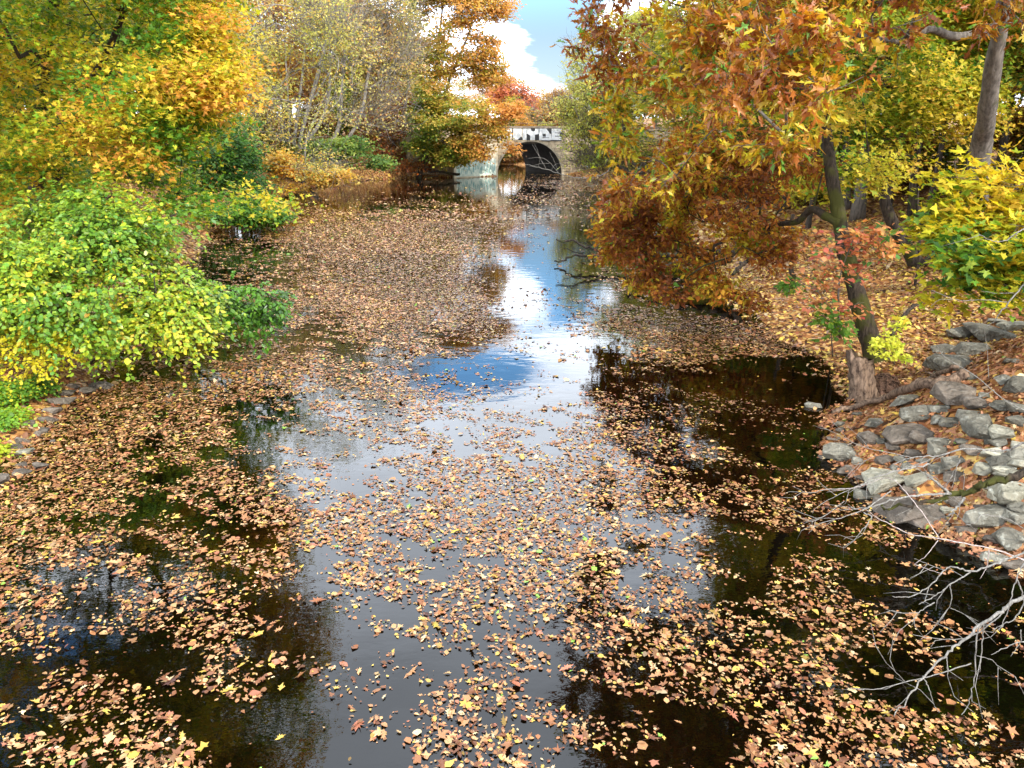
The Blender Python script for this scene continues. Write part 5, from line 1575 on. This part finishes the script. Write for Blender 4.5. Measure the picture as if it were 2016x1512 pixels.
# how thickly the river surface is covered, sampled on the water itself
ROWS = [340, 365, 400, 430, 470, 540, 590, 620, 655, 680, 720, 755, 800, 850, 900, 950, 1050, 1150, 1250, 1350, 1450, 1560]
COLS = [-200, 0, 100, 200, 300, 400, 500, 600, 700, 800, 900, 1000, 1100, 1200, 1300, 1400, 1500, 1600, 1700, 1850, 2016, 2250]
DEN = [
    [.2, .2, .2, .2, .2, .2, .2, .2, .1, .1, .1, .1, .25, .3, .3, .3, .3, .3, .3, .3, .3, .3],
    [.3, .3, .3, .3, .3, .3, .3, .2, .1, .1, .1, .15, .55, .5, .4, .4, .4, .4, .4, .4, .4, .4],
    [.5, .5, .5, .5, .5, .5, .5, .35, .25, .35, .4, .35, .3, .3, .4, .4, .4, .4, .4, .4, .4, .4],
    [.7, .7, .7, .7, .7, .7, .75, .8, .85, .85, .8, .55, .2, .2, .3, .3, .3, .3, .3, .3, .3, .3],
    [.8, .8, .8, .8, .8, .75, .8, .85, .85, .85, .7, .4, .08, .15, .3, .3, .3, .3, .3, .3, .3, .3],
    [.8, .8, .8, .8, .8, .7, .7, .85, .9, .9, .8, .12, .2, .4, .4, .3, .2, .2, .2, .2, .2, .2],
    [.7, .7, .7, .7, .7, .6, .45, .55, .8, .8, .65, .12, .25, .45, .35, .08, .08, .3, .3, .3, .3, .3],
    [.6, .6, .6, .6, .5, .5, .35, .4, .65, .7, .5, .12, .28, .5, .45, .12, .04, .3, .3, .3, .3, .3],
    [.5, .5, .5, .5, .5, .45, .3, .25, .4, .5, .3, .1, .25, .5, .85, .9, .85, .95, .9, .9, .9, .9],
    [.5, .5, .5, .5, .45, .4, .3, .2, .25, .3, .12, .07, .15, .35, .75, .85, .9, .95, .9, .9, .9, .9],
    [.6, .6, .6, .6, .5, .45, .4, .25, .2, .15, .06, .05, .12, .3, .35, .3, .25, .45, .7, .7, .7, .7],
    [.7, .7, .7, .6, .6, .6, .5, .3, .25, .3, .1, .08, .15, .3, .3, .25, .22, .15, .3, .4, .4, .4],
    [.8, .8, .8, .75, .7, .7, .5, .4, .5, .55, .35, .2, .3, .4, .35, .3, .25, .1, .2, .4, .4, .4],
    [.9, .9, .85, .8, .75, .75, .5, .4, .55, .6, .4, .35, .4, .45, .4, .35, .3, .2, .3, .4, .4, .4],
    [.95, .95, .9, .85, .7, .6, .5, .55, .5, .55, .55, .5, .5, .5, .5, .45, .45, .35, .3, .4, .4, .4],
    [1, 1, .95, .8, .6, .5, .55, .65, .6, .6, .6, .65, .6, .6, .55, .5, .5, .5, .4, .4, .4, .4],
    [1, 1, 1, .85, .45, .4, .6, .75, .75, .7, .75, .8, .7, .6, .6, .5, .5, .55, .55, .5, .3, .3],
    [1, 1, .95, .7, .6, .5, .5, .45, .7, .65, .7, .8, .75, .65, .6, .5, .45, .5, .5, .35, .3, .3],
    [.8, .8, .6, .5, .5, .55, .5, .4, .25, .3, .4, .55, .5, .6, .5, .3, .3, .45, .45, .4, .35, .3],
    [.6, .6, .5, .45, .45, .5, .45, .15, .15, .3, .45, .5, .4, .6, .4, .3, .4, .5, .55, .45, .4, .4],
    [.8, .8, .6, .4, .5, .55, .4, .12, .25, .45, .55, .6, .5, .4, .45, .35, .4, .55, .55, .5, .5, .5],
    [.8, .8, .6, .5, .6, .6, .4, .2, .3, .5, .6, .6, .5, .4, .4, .35, .4, .6, .6, .5, .5, .5]]
DEN = np.array(DEN)
DEN[6:12, 6:12] = np.clip(DEN[6:12, 6:12] + .12, 0, 1)
DEN[12:17, 1:6] = np.clip(DEN[12:17, 1:6] + .08, 0, 1)
DEN[3:5] *= .88
DEN[12:] *= .86
DEN[1:3, :12] *= .6
DEN[15:, 8:13] = np.clip(DEN[15:, 8:13] * 1.15, 0, 1)
DEN[7:13, 6:11] = np.clip(DEN[7:13, 6:11] + .14, 0, 1)
DEN[12:15, 10:14] = np.clip(DEN[12:15, 10:14] + .1, 0, 1)
DEN[3:6, 5:8] *= np.array([.55, .7, .85])[None]
DEN[18:, 13:20] = np.clip(DEN[18:, 13:20] + .14, 0, 1)


def density(x, y):
    px, py, _ = project(np.stack([x, y, np.zeros_like(x)], -1))
    c = np.interp(px, COLS, np.arange(len(COLS))); r = np.interp(py, ROWS, np.arange(len(ROWS)))
    c0 = np.clip(c.astype(int), 0, len(COLS) - 2); r0 = np.clip(r.astype(int), 0, len(ROWS) - 2)
    fc, fr = c - c0, r - r0
    return (DEN[r0, c0] * (1 - fr) * (1 - fc) + DEN[r0, c0 + 1] * (1 - fr) * fc + DEN[r0 + 1, c0] * fr * (1 - fc) + DEN[r0 + 1, c0 + 1] * fr * fc)


def leaf_cols(n, rng, P=None, bright=1.0):
    c = LEAFC[rng.choice(len(LEAFC), n, p=LEAFW)]
    c = c * (1 + rng.normal(size=(n, 1)) * .2) * bright * np.array([.74, .64, .48])
    wet = rng.uniform(size=n) < .16
    c[wet] *= np.array([.45, .40, .38])
    g = rng.uniform(size=n) < .006
    c[g] = (0.2, .36, .05)
    return np.clip(c, .01, .85)


def float_leaves():
    rng = np.random.default_rng(77)
    parts = []
    #         y0   y1   per m2  size   kinds
    bands = [(3.5, 8, 1050, .036, 0), (8, 14, 1000, .036, 0), (14, 24, 720, .043, 1), (24, 42, 360, .058, 2), (42, 92, 120, .10, 2)]
    for y0, y1, dn, size, lod in bands:
        xl, xr = max(-19, -y1 * .70 - 1), min(12, y1 * .70 + 1)
        n = int((xr - xl) * (y1 - y0) * dn)
        x = rng.uniform(xl, xr, n); y = rng.uniform(y0, y1, n)
        d = density(x, y)
        s = sdist(x, y)
        # wind-drifted rafts, stretched across the stream
        wx_ = x + .35 * y * .3
        far = np.clip((y - 16) / 20, 0, 1)
        n1 = fbm(wx_ * .8 * (1 - .7 * far), y * .95 * (1 - .45 * far) + x * .2, seed=41, oct=3)
        n2 = fbm(wx_ * 3.0, y * 4.2 + x * 1.1, seed=42, oct=3)
        nn = .42 * n1 + .58 * n2
        nn = (nn - .5) * (2.7 + 1.1 * far) + .5
        pr = np.clip((d * 1.15 - nn) / .35 + .5, 0.02, 1) * np.clip(d * 2.2, .0, 1)
        keep = (rng.uniform(size=n) < pr * (0.35 + .65 * d)) & (s < .02)
        x, y = x[keep], y[keep]; m = len(x)
        sz = size * np.exp(rng.normal(size=m) * .5)
        sz = np.clip(sz, size * .3, size * 3.2)
        tilt = .10 if lod == 0 else .14
        nrm = np.stack([rng.normal(size=m) * tilt, rng.normal(size=m) * tilt, np.ones(m)], 1)
        curl = rng.uniform(size=m) < .10
        nrm[curl, :2] *= 4.5
        a = rng.uniform(0, 2 * math.pi, m)
        R = frames(nrm, np.stack([np.cos(a), np.sin(a), np.zeros(m)], 1))
        z = .003 + rng.uniform(0, .012, m) + curl * .012
        pos = np.stack([x, y, z], 1)
        col = leaf_cols(m, rng)
        if lod == 0:
            kind = rng.choice(5, m, p=[.27, .13, .25, .25, .10])
            for q, kd in enumerate(['oak', 'maple', 'oval', 'round', 'patch']):
                mk = kind == q
                s2 = sz[mk] * (1.45 if q == 0 else (1.15 if q == 1 else .85))
                parts.append(leaves_geo(kd, pos[mk], R[mk], s2, col[mk], True))
        elif lod == 1:
            kind = rng.choice(3, m, p=[.2, .4, .4])
            for q, kd in enumerate(['maple', 'oval', 'round']):
                mk = kind == q
                parts.append(leaves_geo(kd, pos[mk], R[mk], sz[mk], col[mk], True))
        else:
            parts.append(leaves_geo('patch', pos, R, sz, col, True))
    return join_geo(parts)


fl = link('floating_leaves', np_mesh('floating_leaves', *float_leaves()), M_DEAD)
tag(fl, 'rafts of brown yellow and tan fallen leaves floating on the river', 'leaves', None, 'stuff')


def litter():
    rng = np.random.default_rng(78)
    parts = []
    for (x0, x1, y0, y1, dn, size, lod) in [(4.5, 12, 6, 16, 420, .075, 0), (7.5, 16, 8, 19, 240, .09, 1), (5, 22, 16, 34, 110, .11, 1), (-14, -6.5, 7, 16, 200, .075, 0), (-30, -9, 16, 45, 22, .16, 1), (-22, 0, 70, 92, 30, .26, 1), (5, 20, 34, 95, 14, .24, 1)]:
        n = int((x1 - x0) * (y1 - y0) * dn)
        x = rng.uniform(x0, x1, n); y = rng.uniform(y0, y1, n)
        s = sdist(x, y)
        # heaps between the stones; fewer on the open wet edge
        nn = fbm(x * 1.3, y * 1.3, seed=55, oct=3)
        keep = (s > -.25) & (rng.uniform(size=n) < np.clip((nn - .22) * 3.5, .15, 1))
        x, y = x[keep], y[keep]; m = len(x)
        z = np.maximum(height(x, y), .0) + rng.uniform(.005, .05, m)
        h1 = height(x + .1, y) - height(x, y); h2 = height(x, y + .1) - height(x, y)
        nrm = np.stack([-h1 / .1 + rng.normal(size=m) * .4, -h2 / .1 + rng.normal(size=m) * .4, np.ones(m)], 1)
        a = rng.uniform(0, 2 * math.pi, m)
        R = frames(nrm, np.stack([np.cos(a), np.sin(a), np.zeros(m)], 1))
        sz = size * np.exp(rng.normal(size=m) * .3)
        col = leaf_cols(m, rng)
        # yellow maple leaves towards the wood, orange brown among the rocks
        yel = np.clip((y - 11) / 10, 0, 1) * .35
        mk = rng.uniform(size=m) < yel
        col[mk] = np.array([.58, .40, .08]) * (1 + rng.normal(size=(mk.sum(), 1)) * .18)
        mk = (rng.uniform(size=m) < .45) & (y < 13) & (x > 0)
        col[mk] = np.array([.33, .14, .06]) * (1 + rng.normal(size=(mk.sum(), 1)) * .2)
        col = np.clip(col, .01, .85)
        pos = np.stack([x, y, z], 1)
        if lod == 0:
            kind = rng.choice(3, m)
            for q, kd in enumerate(['oak', 'maple', 'oval']):
                k_ = kind == q
                parts.append(leaves_geo(kd, pos[k_], R[k_], sz[k_] * (1.2 if q == 0 else 1), col[k_], True))
        else:
            parts.append(leaves_geo('oval', pos, R, sz, col, True))
    return join_geo(parts)


lt = link('leaf_litter', np_mesh('leaf_litter', *litter()), M_DEAD)
tag(lt, 'orange and yellow fallen leaves covering the banks', 'leaves', None, 'stuff')
